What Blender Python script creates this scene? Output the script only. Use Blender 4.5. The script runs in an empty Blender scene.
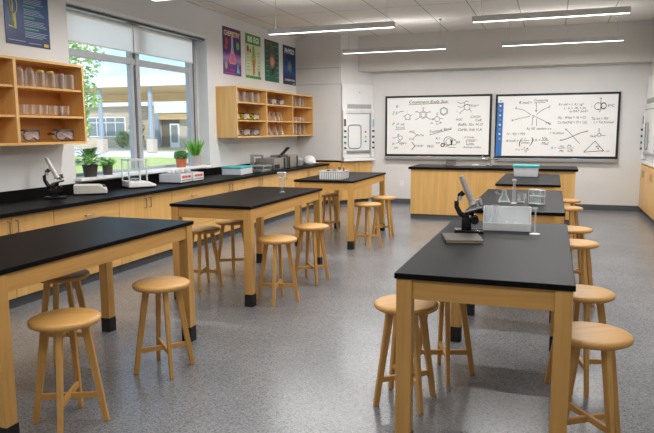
import bpy, bmesh, math, random
from mathutils import Vector, Matrix, Euler
random.seed(7)
PI = math.pi
scn = bpy.context.scene
col = scn.collection

# ------------------------------------------------------------------ materials
def srgb(r, g, b):
    f = lambda c: (c/255/12.92) if c/255 <= .04045 else ((c/255+.055)/1.055)**2.4
    return (f(r), f(g), f(b), 1)

def new_mat(name):
    m = bpy.data.materials.new(name); m.use_nodes = True
    nt = m.node_tree; b = nt.nodes['Principled BSDF']
    return m, nt, b

def plain(name, c, rough=.5, metal=0, spec=.5, var=.06, scale=9.0, emit=None, estr=0):
    m, nt, b = new_mat(name)
    tc = nt.nodes.new('ShaderNodeTexCoord'); n = nt.nodes.new('ShaderNodeTexNoise')
    n.inputs['Scale'].default_value = scale; n.inputs['Detail'].default_value = 3
    r = nt.nodes.new('ShaderNodeValToRGB')
    r.color_ramp.elements[0].position = .3; r.color_ramp.elements[1].position = .7
    r.color_ramp.elements[0].color = [x*(1-var) for x in c[:3]]+[1]
    r.color_ramp.elements[1].color = [min(1, x*(1+var)) for x in c[:3]]+[1]
    nt.links.new(tc.outputs['Object'], n.inputs['Vector'])
    nt.links.new(n.outputs['Fac'], r.inputs['Fac']); nt.links.new(r.outputs['Color'], b.inputs['Base Color'])
    b.inputs['Roughness'].default_value = rough; b.inputs['Metallic'].default_value = metal
    b.inputs['Specular IOR Level'].default_value = spec
    if emit:
        b.inputs['Emission Color'].default_value = emit; b.inputs['Emission Strength'].default_value = estr
    return m

def wood(name, axis, c1, c2, rough=.42, big=1.0):
    m, nt, b = new_mat(name)
    tc = nt.nodes.new('ShaderNodeTexCoord'); mp = nt.nodes.new('ShaderNodeMapping')
    s = [26*big]*3; s[axis] = 1.6*big
    mp.inputs['Scale'].default_value = s
    n = nt.nodes.new('ShaderNodeTexNoise'); n.inputs['Scale'].default_value = 1; n.inputs['Detail'].default_value = 5
    n.inputs['Distortion'].default_value = .6
    s2 = [4.0]*3; s2[axis] = .5
    mp2 = nt.nodes.new('ShaderNodeMapping'); mp2.inputs['Scale'].default_value = s2
    n2 = nt.nodes.new('ShaderNodeTexNoise'); n2.inputs['Scale'].default_value = 1
    add = nt.nodes.new('ShaderNodeMath'); add.operation = 'MULTIPLY_ADD'; add.inputs[1].default_value = .6
    mul = nt.nodes.new('ShaderNodeMath'); mul.operation = 'MULTIPLY'; mul.inputs[1].default_value = .4
    r = nt.nodes.new('ShaderNodeValToRGB')
    r.color_ramp.elements[0].position = .3; r.color_ramp.elements[1].position = .7
    r.color_ramp.elements[0].color = c1; r.color_ramp.elements[1].color = c2
    L = nt.links.new
    L(tc.outputs['Object'], mp.inputs['Vector']); L(mp.outputs[0], n.inputs['Vector'])
    L(tc.outputs['Object'], mp2.inputs['Vector']); L(mp2.outputs[0], n2.inputs['Vector'])
    L(n2.outputs['Fac'], mul.inputs[0]); L(n.outputs['Fac'], add.inputs[0]); L(mul.outputs[0], add.inputs[2])
    L(add.outputs[0], r.inputs['Fac']); L(r.outputs['Color'], b.inputs['Base Color'])
    bp = nt.nodes.new('ShaderNodeBump'); bp.inputs['Strength'].default_value = .04
    L(n.outputs['Fac'], bp.inputs['Height']); L(bp.outputs[0], b.inputs['Normal'])
    b.inputs['Roughness'].default_value = rough
    return m

def glass(name, tint=(1, 1, 1, 1), edge=(.8, .85, .85, 1), lo=.05, hi=.6, rough=.08):
    m = bpy.data.materials.new(name); m.use_nodes = True
    nt = m.node_tree; nt.nodes.clear()
    out = nt.nodes.new('ShaderNodeOutputMaterial'); mix = nt.nodes.new('ShaderNodeMixShader')
    tr = nt.nodes.new('ShaderNodeBsdfTransparent'); tr.inputs[0].default_value = tint
    pr = nt.nodes.new('ShaderNodeBsdfPrincipled'); pr.inputs['Base Color'].default_value = edge
    pr.inputs['Roughness'].default_value = rough; pr.inputs['Specular IOR Level'].default_value = .8
    lw = nt.nodes.new('ShaderNodeLayerWeight'); lw.inputs['Blend'].default_value = .35
    mr = nt.nodes.new('ShaderNodeMapRange'); mr.inputs['To Min'].default_value = lo; mr.inputs['To Max'].default_value = hi
    nt.links.new(lw.outputs['Facing'], mr.inputs['Value']); nt.links.new(mr.outputs[0], mix.inputs[0])
    nt.links.new(tr.outputs[0], mix.inputs[1]); nt.links.new(pr.outputs[0], mix.inputs[2])
    nt.links.new(mix.outputs[0], out.inputs[0])
    return m

M = {}
MC1, MC2 = srgb(194, 146, 80), srgb(220, 174, 104)
M['wx'] = wood('maple_x', 0, MC1, MC2); M['wy'] = wood('maple_y', 1, MC1, MC2); M['wz'] = wood('maple_z', 2, MC1, MC2)
CC1, CC2 = srgb(212, 166, 98), srgb(233, 190, 124)
M['cz'] = wood('cabinet_maple_z', 2, CC1, CC2, .4, .6); M['cy'] = wood('cabinet_maple_y', 1, CC1, CC2, .4, .6); M['cx'] = wood('cabinet_maple_x', 0, CC1, CC2, .4, .6)
IC1, IC2 = srgb(182, 122, 60), srgb(208, 148, 80)
M['iy'] = wood('shelf_oak_y', 1, IC1, IC2, .5, .7); M['iz'] = wood('shelf_oak_z', 2, IC1, IC2, .5, .7)
M['top'] = plain('black_epoxy', (.009, .009, .0095, 1), .4, 0, .05, .15, 60)
M['black'] = plain('black_plastic', (.012, .012, .013, 1), .4)
M['rubber'] = plain('black_rubber', (.018, .018, .018, 1), .6)
M['gap'] = plain('dark_gap', (.05, .035, .02, 1), .8)
M['kick'] = plain('grey_cove_base', srgb(92, 94, 98), .55)
M['wall'] = plain('painted_wall', srgb(224, 223, 221), .85, 0, .2, .015, 3)
M['ceil_dark'] = plain('beam_paint', srgb(216, 213, 208), .85, 0, .2, .015, 3)
M['white'] = plain('white_laminate', srgb(238, 238, 236), .45, 0, .4, .015)
M['whiteboard'] = plain('whiteboard_face', srgb(240, 240, 238), .3, 0, .3, .008)
M['hood'] = plain('hood_white', srgb(232, 232, 230), .5, 0, .4, .015)
M['alu'] = plain('aluminium', srgb(178, 181, 184), .38, .75, .5, .04)
M['winframe'] = plain('window_aluminium', srgb(176, 178, 180), .45, .1, .5, .04)
M['steel'] = plain('brushed_steel', srgb(190, 188, 182), .3, .9, .5, .06, 20)
M['grey'] = plain('grey_plastic', srgb(150, 150, 150), .45)
M['lgrey'] = plain('light_grey_plastic', srgb(214, 215, 214), .45)
M['dgrey'] = plain('dark_grey_plastic', srgb(70, 70, 72), .45)
M['beige'] = plain('beige_plastic', srgb(216, 212, 202), .5)
M['pull'] = plain('handle_steel', srgb(148, 144, 136), .35, .8, .5)
M['chrome'] = plain('satin_chrome', srgb(200, 198, 192), .25, .95, .5, .03)
M['scope'] = plain('microscope_black', (.012, .012, .013, 1), .22, 0, .6)
M['scopegrey'] = plain('microscope_grey', srgb(186, 183, 180), .3, .25, .5)
M['scopelight'] = plain('microscope_pearl', srgb(222, 216, 208), .3, .1, .5)
M['teal'] = plain('teal_plastic', srgb(70, 186, 188), .4)
M['tub'] = plain('frosted_tub', srgb(214, 216, 218), .4)
M['ink'] = plain('marker_ink', srgb(62, 60, 60), .6)
M['blue'] = plain('screen_blue', srgb(66, 122, 186), .4)
M['red'] = plain('red_plastic', srgb(214, 66, 62), .4)
M['yellow'] = plain('yellow_frame', srgb(224, 208, 40), .4)
M['green'] = plain('green_knob', srgb(60, 130, 92), .4)
M['limegreen'] = plain('lime_dot', srgb(150, 185, 60), .4)
M['skyblue'] = plain('pale_blue', srgb(130, 190, 222), .4)
M['orange'] = plain('orange_marker', srgb(226, 130, 70), .4)
M['brownbook'] = plain('book_cover', srgb(74, 68, 60), .5)
M['felt'] = plain('eraser_felt', srgb(140, 128, 120), .9, 0, .1, .3, 60)
M['paper'] = plain('paper_edge', srgb(205, 190, 160), .7)
M['terracotta'] = plain('terracotta', srgb(196, 112, 76), .7)
M['potgrey'] = plain('dark_pot', srgb(88, 82, 76), .6)
M['potlight'] = plain('pale_concrete_pot', srgb(186, 180, 172), .7)
M['soil'] = plain('potting_soil', srgb(50, 36, 26), .9)
M['leafdark'] = plain('leaf_dark', srgb(62, 108, 52), .45, 0, .4, .35, 30)
M['leafgrass'] = plain('leaf_grass', srgb(122, 182, 76), .5, 0, .4, .25, 30)
M['leafbush'] = plain('leaf_bush', srgb(126, 178, 116), .5, 0, .4, .3, 40)
M['lensclear'] = glass('goggle_lens', (1, .97, .93, 1), (.9, .86, .84, 1), .25, .7)
M['lenspink'] = glass('pink_lens', (.95, .84, .8, 1), (.8, .68, .66, 1), .25, .7)
M['glassware'] = glass('lab_glass', (.97, .98, .98, 1), (.9, .92, .92, 1), .04, .5)
M['sash'] = glass('milky_sash', (1, 1, 1, 1), (.95, .95, .95, 1), .82, .9)
M['pane'] = glass('window_glass', (.97, .99, .98, 1), (.8, .85, .85, 1), .01, .12, .02)
M['acrylic'] = glass('clear_acrylic', (.97, .98, .98, 1), (.92, .93, .94, 1), .28, .7)
M['led'] = plain('led_diffuser', (1, 1, 1, 1), .5, emit=(1, .985, .96, 1), estr=3.0)
M['fix'] = plain('fixture_housing', srgb(196, 194, 190), .45)
M['blind'] = None

def blind_mat():
    m = bpy.data.materials.new('roller_blind_fabric'); m.use_nodes = True
    nt = m.node_tree; nt.nodes.clear()
    out = nt.nodes.new('ShaderNodeOutputMaterial'); mix = nt.nodes.new('ShaderNodeMixShader'); mix.inputs[0].default_value = .72
    d = nt.nodes.new('ShaderNodeBsdfDiffuse'); d.inputs[0].default_value = srgb(252, 251, 249)
    t = nt.nodes.new('ShaderNodeBsdfTranslucent'); t.inputs[0].default_value = srgb(255, 250, 243)
    tc = nt.nodes.new('ShaderNodeTexCoord'); w = nt.nodes.new('ShaderNodeTexNoise'); w.inputs['Scale'].default_value = 300
    bp = nt.nodes.new('ShaderNodeBump'); bp.inputs['Strength'].default_value = .05
    nt.links.new(tc.outputs['Object'], w.inputs['Vector']); nt.links.new(w.outputs['Fac'], bp.inputs['Height']); nt.links.new(bp.outputs[0], d.inputs['Normal'])
    nt.links.new(d.outputs[0], mix.inputs[1]); nt.links.new(t.outputs[0], mix.inputs[2]); nt.links.new(mix.outputs[0], out.inputs[0])
    return m
M['blind'] = blind_mat()

def floor_mat():
    m, nt, b = new_mat('speckled_vinyl'); L = nt.links.new
    tc = nt.nodes.new('ShaderNodeTexCoord')
    v = nt.nodes.new('ShaderNodeTexVoronoi'); v.inputs['Scale'].default_value = 120
    n = nt.nodes.new('ShaderNodeTexNoise'); n.inputs['Scale'].default_value = 130; n.inputs['Detail'].default_value = 6; n.inputs['Roughness'].default_value = .8
    n2 = nt.nodes.new('ShaderNodeTexNoise'); n2.inputs['Scale'].default_value = 1.3; n2.inputs['Detail'].default_value = 4
    r = nt.nodes.new('ShaderNodeValToRGB'); e = r.color_ramp.elements
    e[0].position = .32; e[0].color = srgb(112, 114, 118); e[1].position = .68; e[1].color = srgb(170, 172, 176)
    x = e.new(.5); x.color = srgb(141, 143, 147)
    sp = nt.nodes.new('ShaderNodeMath'); sp.operation = 'GREATER_THAN'; sp.inputs[1].default_value = .84
    sepc = nt.nodes.new('ShaderNodeSeparateColor')
    mx = nt.nodes.new('ShaderNodeMix'); mx.data_type = 'RGBA'; mx.inputs['B'].default_value = srgb(176, 176, 176)
    mf = nt.nodes.new('ShaderNodeMath'); mf.operation = 'MULTIPLY'; mf.inputs[1].default_value = .45
    sp2 = nt.nodes.new('ShaderNodeMath'); sp2.operation = 'LESS_THAN'; sp2.inputs[1].default_value = .14
    mf2 = nt.nodes.new('ShaderNodeMath'); mf2.operation = 'MULTIPLY'; mf2.inputs[1].default_value = .45
    mx2 = nt.nodes.new('ShaderNodeMix'); mx2.data_type = 'RGBA'; mx2.inputs['B'].default_value = srgb(66, 67, 70)
    mx3 = nt.nodes.new('ShaderNodeMix'); mx3.data_type = 'RGBA'; mx3.blend_type = 'MULTIPLY'; mx3.inputs['Factor'].default_value = .35
    for nd in (v, n, n2): L(tc.outputs['Object'], nd.inputs['Vector'])
    L(n.outputs['Fac'], r.inputs['Fac']); L(v.outputs['Color'], sepc.inputs[0])
    L(sepc.outputs[0], sp.inputs[0]); L(sp.outputs[0], mf.inputs[0]); L(sepc.outputs[0], sp2.inputs[0]); L(sp2.outputs[0], mf2.inputs[0])
    L(r.outputs['Color'], mx.inputs['A']); L(mf.outputs[0], mx.inputs['Factor'])
    L(mx.outputs['Result'], mx2.inputs['A']); L(mf2.outputs[0], mx2.inputs['Factor'])
    L(mx2.outputs['Result'], mx3.inputs['A']); L(n2.outputs['Fac'], mx3.inputs['B'])
    L(mx3.outputs['Result'], b.inputs['Base Color'])
    b.inputs['Roughness'].default_value = .24; b.inputs['Specular IOR Level'].default_value = .5
    return m
M['floor'] = floor_mat()

def tile_mat(name, w, h, base, line, mort):
    m, nt, b = new_mat(name); L = nt.links.new
    tc = nt.nodes.new('ShaderNodeTexCoord'); br = nt.nodes.new('ShaderNodeTexBrick')
    br.offset = 0; br.inputs['Scale'].default_value = 1; br.inputs['Brick Width'].default_value = w; br.inputs['Row Height'].default_value = h
    br.inputs['Mortar Size'].default_value = mort; br.inputs['Color1'].default_value = base; br.inputs['Color2'].default_value = [c*.985 for c in base[:3]]+[1]
    br.inputs['Mortar'].default_value = line
    n = nt.nodes.new('ShaderNodeTexNoise'); n.inputs['Scale'].default_value = 40; n.inputs['Detail'].default_value = 5
    mx = nt.nodes.new('ShaderNodeMix'); mx.data_type = 'RGBA'; mx.blend_type = 'MULTIPLY'; mx.inputs['Factor'].default_value = .12
    mp = nt.nodes.new('ShaderNodeMapping'); mp.inputs['Location'].default_value = (-.144, 0, 0); L(tc.outputs['Object'], mp.inputs[0]); L(mp.outputs[0], br.inputs['Vector']); L(tc.outputs['Object'], n.inputs['Vector'])
    L(br.outputs['Color'], mx.inputs['A']); L(n.outputs['Fac'], mx.inputs['B']); L(mx.outputs['Result'], b.inputs['Base Color'])
    b.inputs['Roughness'].default_value = .9; b.inputs['Specular IOR Level'].default_value = .15
    return m
M['ceiling'] = tile_mat('acoustic_tile', .786, 1.57, srgb(240, 236, 230), srgb(160, 154, 148), .007)

def brick_mat():
    m, nt, b = new_mat('pale_brick'); L = nt.links.new
    tc = nt.nodes.new('ShaderNodeTexCoord'); mp = nt.nodes.new('ShaderNodeMapping'); mp.inputs['Rotation'].default_value = (PI/2, 0, 0)
    br = nt.nodes.new('ShaderNodeTexBrick'); br.inputs['Scale'].default_value = 1; br.inputs['Brick Width'].default_value = .45; br.inputs['Row Height'].default_value = .17
    br.inputs['Mortar Size'].default_value = .015
    br.inputs['Color1'].default_value = srgb(204, 186, 160); br.inputs['Color2'].default_value = srgb(190, 168, 140); br.inputs['Mortar'].default_value = srgb(214, 204, 190)
    L(tc.outputs['Object'], mp.inputs[0]); L(mp.outputs[0], br.inputs['Vector']); L(br.outputs['Color'], b.inputs['Base Color'])
    b.inputs['Roughness'].default_value = .9
    return m
M['brick'] = brick_mat()
M['fascia'] = plain('white_fascia', srgb(238, 240, 242), .6)
M['soffit'] = wood('timber_soffit', 0, srgb(196, 164, 112), srgb(222, 194, 146), .6, .3)
M['steelblue'] = plain('painted_steel_column', srgb(158, 170, 188), .5)
M['concrete'] = plain('pale_concrete', srgb(206, 194, 180), .85)
M['paving'] = plain('pale_paving', srgb(236, 230, 222), .9)
M['lawn'] = plain('lawn_green', srgb(194, 202, 128), .95, 0, .1, .2, 2)
M['outglass'] = plain('dull_window_glass', srgb(132, 138, 140), .2)
M['darkdoor'] = plain('dull_brown_panel', srgb(120, 104, 90), .8)  # dull brown of the timber panel at the entrance
M['treeleaf'] = plain('tree_leaves', srgb(176, 200, 134), .7, 0, .3, .25, 3)
M['shrubleaf'] = plain('shrub_leaves', srgb(156, 186, 122), .8, 0, .2, .3, 3)
M['bark'] = plain('bark', srgb(120, 96, 74), .9)

# ------------------------------------------------------------------ mesh builder
class MB:
    def __init__(s): s.bm = bmesh.new()
    def _xf(s, vs, rot, c):
        m = Matrix.Translation(c) @ (rot if rot is not None else Matrix.Identity(4))
        for v in vs: v.co = m @ v.co
        return s
    def box(s, c, size, rot=None, bev=0):
        g = bmesh.ops.create_cube(s.bm, size=1)['verts']
        for v in g: v.co = Vector((v.co.x*size[0], v.co.y*size[1], v.co.z*size[2]))
        if bev:
            es = list({e for v in g for e in v.link_edges})
            n0 = len(s.bm.verts); fs0 = set(s.bm.faces)
            r = bmesh.ops.bevel(s.bm, geom=es, offset=bev, segments=2, profile=.6, affect='EDGES')
            g = list({v for f in r['faces'] for v in f.verts} | {v for v in g if v.is_valid})
        return s._xf(g, rot, Vector(c))
    def bx(s, x0, x1, y0, y1, z0, z1, bev=0):
        return s.box(((x0+x1)/2, (y0+y1)/2, (z0+z1)/2), (x1-x0, y1-y0, z1-z0), None, bev)
    def cyl(s, p0, p1, r0, r1=None, seg=16, caps=True):
        p0, p1 = Vector(p0), Vector(p1); r1 = r0 if r1 is None else r1
        d = p1-p0; L = d.length
        g = bmesh.ops.create_cone(s.bm, cap_ends=caps, segments=seg, radius1=r0, radius2=r1, depth=L)['verts']
        q = Vector((0, 0, 1)).rotation_difference(d.normalized()).to_matrix().to_4x4()
        return s._xf(g, q, (p0+p1)/2)
    def taper(s, p0, p1, a0, a1, xdir):
        # rectangular bar from p0 to p1 with (w,t) sections a0,a1; xdir = width direction; ends cut horizontally
        p0, p1 = Vector(p0), Vector(p1); X = Vector(xdir).normalized(); d = (p1-p0).normalized()
        Y = d.cross(X).normalized(); Y.z = 0; Y.normalize(); X.z = 0; X.normalize()
        vs = []
        for p, (w, t) in ((p0, a0), (p1, a1)):
            for sx, sy in ((-1, -1), (1, -1), (1, 1), (-1, 1)):
                vs.append(s.bm.verts.new(p+X*sx*w/2+Y*sy*t/2))
        for f in ((0, 1, 2, 3), (7, 6, 5, 4), (0, 4, 5, 1), (1, 5, 6, 2), (2, 6, 7, 3), (3, 7, 4, 0)):
            s.bm.faces.new([vs[i] for i in f])
        return s
    def lathe(s, prof, c=(0, 0, 0), seg=24, rot=None):
        rings = []; new = []
        for r, z in prof:
            if r < 1e-6:
                v = s.bm.verts.new((0, 0, z)); rings.append([v]); new.append(v)
            else:
                ring = [s.bm.verts.new((r*math.cos(2*PI*i/seg), r*math.sin(2*PI*i/seg), z)) for i in range(seg)]
                rings.append(ring); new += ring
        for a, b in zip(rings, rings[1:]):
            for i in range(seg):
                j = (i+1) % seg
                if len(a) == 1 and len(b) == 1: continue
                if len(a) == 1: s.bm.faces.new((a[0], b[j], b[i]))
                elif len(b) == 1: s.bm.faces.new((a[i], a[j], b[0]))
                else: s.bm.faces.new((a[i], a[j], b[j], b[i]))
        return s._xf(new, rot, Vector(c))
    def prism(s, poly, z0, z1):
        a = [s.bm.verts.new((x, y, z0)) for x, y in poly]; b = [s.bm.verts.new((x, y, z1)) for x, y in poly]
        s.bm.faces.new(a[::-1]); s.bm.faces.new(b)
        n = len(a)
        for i in range(n): s.bm.faces.new((a[i], a[(i+1) % n], b[(i+1) % n], b[i]))
        return s
    def tube(s, pts, r, seg=8):
        pts = [Vector(p) for p in pts]; rr = r if isinstance(r, (list, tuple)) else [r]*len(pts)
        rings = []; up = Vector((0, 0, 1))
        for i, p in enumerate(pts):
            d = (pts[min(i+1, len(pts)-1)]-pts[max(i-1, 0)]).normalized()
            u = up if abs(d.dot(up)) < .95 else Vector((1, 0, 0))
            X = d.cross(u).normalized(); Y = X.cross(d).normalized()
            rings.append([s.bm.verts.new(p+(X*math.cos(2*PI*k/seg)+Y*math.sin(2*PI*k/seg))*rr[i]) for k in range(seg)])
        for a, b in zip(rings, rings[1:]):
            for k in range(seg): s.bm.faces.new((a[k], a[(k+1) % seg], b[(k+1) % seg], b[k]))
        s.bm.faces.new(rings[0][::-1]); s.bm.faces.new(rings[-1])
        return s
    def ball(s, c, r, sc=(1, 1, 1), u=14, v=8, rot=None):
        g = bmesh.ops.create_uvsphere(s.bm, u_segments=u, v_segments=v, radius=r)['verts']
        for q in g: q.co = Vector((q.co.x*sc[0], q.co.y*sc[1], q.co.z*sc[2]))
        return s._xf(g, rot, Vector(c))
    def quad(s, pts):
        s.bm.faces.new([s.bm.verts.new(p) for p in pts]); return s
    def build(s, name, mat, parent=None, loc=(0, 0, 0), rot=(0, 0, 0), smooth=False, recalc=True, autos=35):
        if recalc: bmesh.ops.recalc_face_normals(s.bm, faces=s.bm.faces)
        me = bpy.data.meshes.new(name); s.bm.to_mesh(me); s.bm.free()
        me.materials.append(mat)
        if smooth:
            for p in me.polygons: p.use_smooth = True
            try: me.set_sharp_from_angle(angle=math.radians(autos))
            except Exception: pass
        o = bpy.data.objects.new(name, me); col.objects.link(o)
        o.location = loc; o.rotation_euler = rot
        if parent is not None: o.parent = parent
        return o

def tag(o, label=None, cat=None, group=None, kind=None):
    if label: o['label'] = label
    if cat: o['category'] = cat
    if group: o['group'] = group
    if kind: o['kind'] = kind
    return o
def thing(name, label, cat, loc=(0, 0, 0), rz=0, group=None):
    o = bpy.data.objects.new(name, None); col.objects.link(o); o.empty_display_size = .05
    o.location = loc; o.rotation_euler = (0, 0, rz)
    return tag(o, label, cat, group)
def kids(o): return [c for c in bpy.data.objects if c.parent == o]
KID = {}
def dup(root, loc, rz, label, group=None):
    def cp(o, par):
        c = o.copy(); col.objects.link(c)
        if par is not None: c.parent = par
        if o.name not in KID: KID[o.name] = kids(o)
        for k in KID[o.name]: cp(k, c)
        return c
    r = cp(root, None); r.location = loc; r.rotation_euler = (0, 0, rz); r['label'] = label
    if group: r['group'] = group
    return r
def struct(o): o['kind'] = 'structure'; return o

# ------------------------------------------------------------------ the room
XW, XR, YB, YF, ZC = -5.6, 2.2, 14.4, -3.0, 3.70
FZ = -.088; Q = -FZ   # floor level
A = Vector((-4.52, 13.7, 0)); B = Vector((-3.99, 14.4, 0))
WY0, WY1, WZ0, WZ1 = 6.40, 9.72, 1.0, 3.205
struct(MB().bx(XW-.3, XR+.2, YF-.2, YB+.2, FZ-.1, FZ).build('floor', M['floor']))
struct(MB().bx(XW-.3, XR+.2, YF-.2, YB+.2, ZC, ZC+.2).build('ceiling', M['ceiling'], None))
m = MB()
m.bx(XW-.3, XW, YF-.2, WY0, FZ, ZC); m.bx(XW-.3, XW, WY1, YB+.2, FZ, ZC)
m.bx(XW-.3, XW, WY0, WY1, FZ, WZ0); m.bx(XW-.3, XW, WY0, WY1, WZ1, ZC)
struct(m.build('wall_left', M['wall']))
struct(MB().bx(XW, XR+.2, YB, YB+.2, FZ, ZC).build('wall_back', M['wall']))
struct(MB().bx(XR, XR+.2, YF-.2, YB, FZ, ZC).build('wall_right', M['wall']))
struct(MB().bx(XW, XR, YF-.2, YF, FZ, ZC).build('wall_front', M['wall']))
# boxed-out corner bay that carries the left fume hood
m = MB().prism([(XW, 13.7), (A.x, A.y), (B.x, B.y), (XW, YB)], .93, ZC)
bay = struct(m.build('wall_bay', M['wall']))
m = MB()
for z in (2.64, 3.0):
    m.box(((XW+A.x)/2, 13.698, z), (A.x-XW, .004, .008))
m.build('panel_joint', M['grey'], bay)
# bulkhead beam across the back
struct(MB().bx(-4.225, XR, 14.08, YB, 2.925, ZC).build('ceiling_beam', M['ceil_dark']))
struct(MB().bx(B.x, XR, YB-.015, YB, FZ, FZ+.115).build('baseboard_back', M['kick']))
struct(MB().bx(XR-.015, XR, YF, YB, FZ, FZ+.115).build('baseboard_right', M['kick']))
m = MB()
m.bx(XW, XW+.03, YF, YB, ZC-.035, ZC)
struct(m.build('trim_1', M['ceil_dark']))

# ------------------------------------------------------------------ window
win = bpy.data.objects.new('window_1', None); col.objects.link(win); win.location = (-5.82, WY0, WZ0); struct(win)
W, H = WY1-WY0, WZ1-WZ0
def wf(name, y0, y1, z0, z1, d=.07, mat='winframe', xo=0):
    o = MB().bx(-d/2+xo, d/2+xo, y0, y1, z0, z1, .006).build(name, M[mat], win)
    return o
ml0, ml1 = 7.85-WY0, 8.05-WY0; tz0, tz1 = 1.57, 1.66
wf('frame', 0, .07, 0, H, .08); wf('frame', W-.30, W-.07, 0, H, .08); wf('frame_reveal', W-.07, W, 0, H, .05, 'lgrey'); wf('frame', 0, W, 0, .075, .08); wf('frame', 0, W, H-.08, H, .08)
wf('mullion', ml0, ml0+.07, 0, H); wf('mullion', ml1-.09, ml1, 0, H, .1)
wf('mullion_core', ml0+.07, ml1-.09, 0, H, .03, 'dgrey')
wf('transom', .07, W-.2, tz0, tz1, .075)
wf('frame_groove', W-.19, W-.16, .075, H-.08, .09, 'dgrey')
for (y0, y1) in ((.07, ml0), (ml1, W-.30)):
    for z0, z1 in ((.075, tz0), (tz1, H-.08)):
        MB().bx(-.004, .004, y0, y1, z0, z1).build('pane', M['pane'], win)
# roller blinds (two, side by side)
for i, (y0, y1) in enumerate(((WY0+.01, 7.79), (7.793, 9.37))):
    t = thing('roller_blind', ['white roller blind partly lowered over the near pane of the window', 'white roller blind partly lowered over the far pane of the window'][i], 'blind', (-5.70, (y0+y1)/2, 3.08), 0, 'window roller blinds')
    hw = (y1-y0)/2
    MB().cyl((0, -hw, 0), (0, hw, 0), .032).build('roller_tube', M['lgrey'], t, smooth=True)
    MB().bx(-.002, .002, -hw+.01, hw-.01, -.35, -.0).build('blind_fabric', M['blind'], t, loc=(.03, 0, 0))
    MB().bx(-.008, .008, -hw+.01, hw-.01, -.362, -.345, .003).build('bottom_rail', M['lgrey'], t, loc=(.03, 0, 0))
t = thing('blind_headbox', 'slim grey blind track along the top of the window opening', 'blind track', (-5.68, (WY0+WY1)/2, WZ1-.045))
MB().bx(-.05, .03, -W/2+.004, W/2-.004, -.035, -.001, .005).build('track', M['alu'], t)
MB().bx(.03, .04, -W/2+.004, W/2-.004, -.03, -.012).build('front_lip', M['dgrey'], t)
struct(MB().bx(-5.80, XW+.004, WY0+.002, WY1-.002, WZ1-.045, WZ1-.001).build('trim_3', M['white']))  # white strip stands in for the brightly lit underside of the window head
struct(MB().bx(-5.80, XW+.002, WY1-.012, WY1-.0005, WZ0+.04, WZ1-.046).build('trim_4', M['white']))
struct(MB().bx(-5.78, -5.50, WY0-.02, 9.56, WZ0-.0, WZ0+.04, .006).build('trim_2', M['white']))

# ------------------------------------------------------------------ outdoors
struct(MB().bx(-140, XW-.3, -10, 120, -.3, -.02).build('ground_paving', M['paving']))
tag(MB().bx(-70, -14, 15, 33.5, -.02, .0).build('lawn', M['lawn']), 'sunlit green lawn outside the window', 'grass', None, 'stuff')
tag(MB().bx(-36, -30, 47.5, 51, -.02, .02).build('grass_strip', M['lawn']), 'narrow grass strip by the far doorway', 'grass', None, 'stuff')
t = thing('canopy_shelter', 'flat white walkway canopy with timber soffit on grey columns outside', 'canopy', (-33, 41, 0))
MB().bx(-6.4, 17, -.5, 8, 4.92, 5.72).build('canopy_roof', M['fascia'], t)
MB().bx(-6.4, 17, -.4, 8, 4.88, 4.92).build('timber_soffit', M['soffit'], t)
MB().bx(-6.2, 17, 7.6, 8.0, 4.2, 4.88).build('timber_fascia', M['soffit'], t)
for x in (-.15, 4.4, 9.0):
    MB().cyl((x, 0, .95), (x, 0, 4.87), .17, seg=12).build('column', M['steelblue'], t, smooth=True)
    MB().bx(x-.29, x+.29, -.29, .29, 0, 1.0, .02).build('column_base', M['concrete'], t)
t = thing('brick_building', 'low pale brick school wing with white roof band beyond the canopy', 'building', (-40, 52.5, 0))
MB().bx(-24, 1.0, 0, 8, 0, 4.1).build('brick_wall', M['brick'], t)
MB().bx(-24, 3.4, -.5, 8, 4.0, 5.2).build('roof_band', M['fascia'], t)
MB().bx(1.0, 3.4, .6, 8, 0, 4.0).build('brick_return', M['brick'], t)
f = MB().bx(-4.1, .45, -.06, .05, 1.05, 3.0).build('window_frame', M['fascia'], t)
for k in range(4):
    for z0, z1 in ((1.15, 2.4), (2.5, 2.9)):
        MB().bx(-4.0+k*1.11, -4.0+k*1.11+1.0, -.09, -.05, z0, z1).build('pane', M['outglass'], f)
t = thing('entrance_wing', 'white framed school entrance with glazed door beyond the canopy', 'building', (-34.55, 52.3, 0))
MB().bx(-1.5, 6, .6, 6, 0, 3.4).build('recess_wall', M['concrete'], t)
MB().bx(-1.1, .85, .5, .62, .1, 2.7).build('timber_panel', M['darkdoor'], t)
MB().bx(-1.5, 6, 0, 6, 3.3, 5.0).build('white_lintel', M['fascia'], t)
MB().bx(-1.5, 6, .1, .6, 2.68, 3.3).build('timber_band', M['soffit'], t)
MB().bx(-1.5, -1.15, 0, .4, 0, 3.3).build('white_post', M['steelblue'], t)
d = MB().bx(-.15, .9, .42, .55, 0, 2.3).build('entrance_door', M['fascia'], t)
MB().bx(.03, .72, .38, .44, .5, 2.15).build('door_glass', M['outglass'], d)

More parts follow.
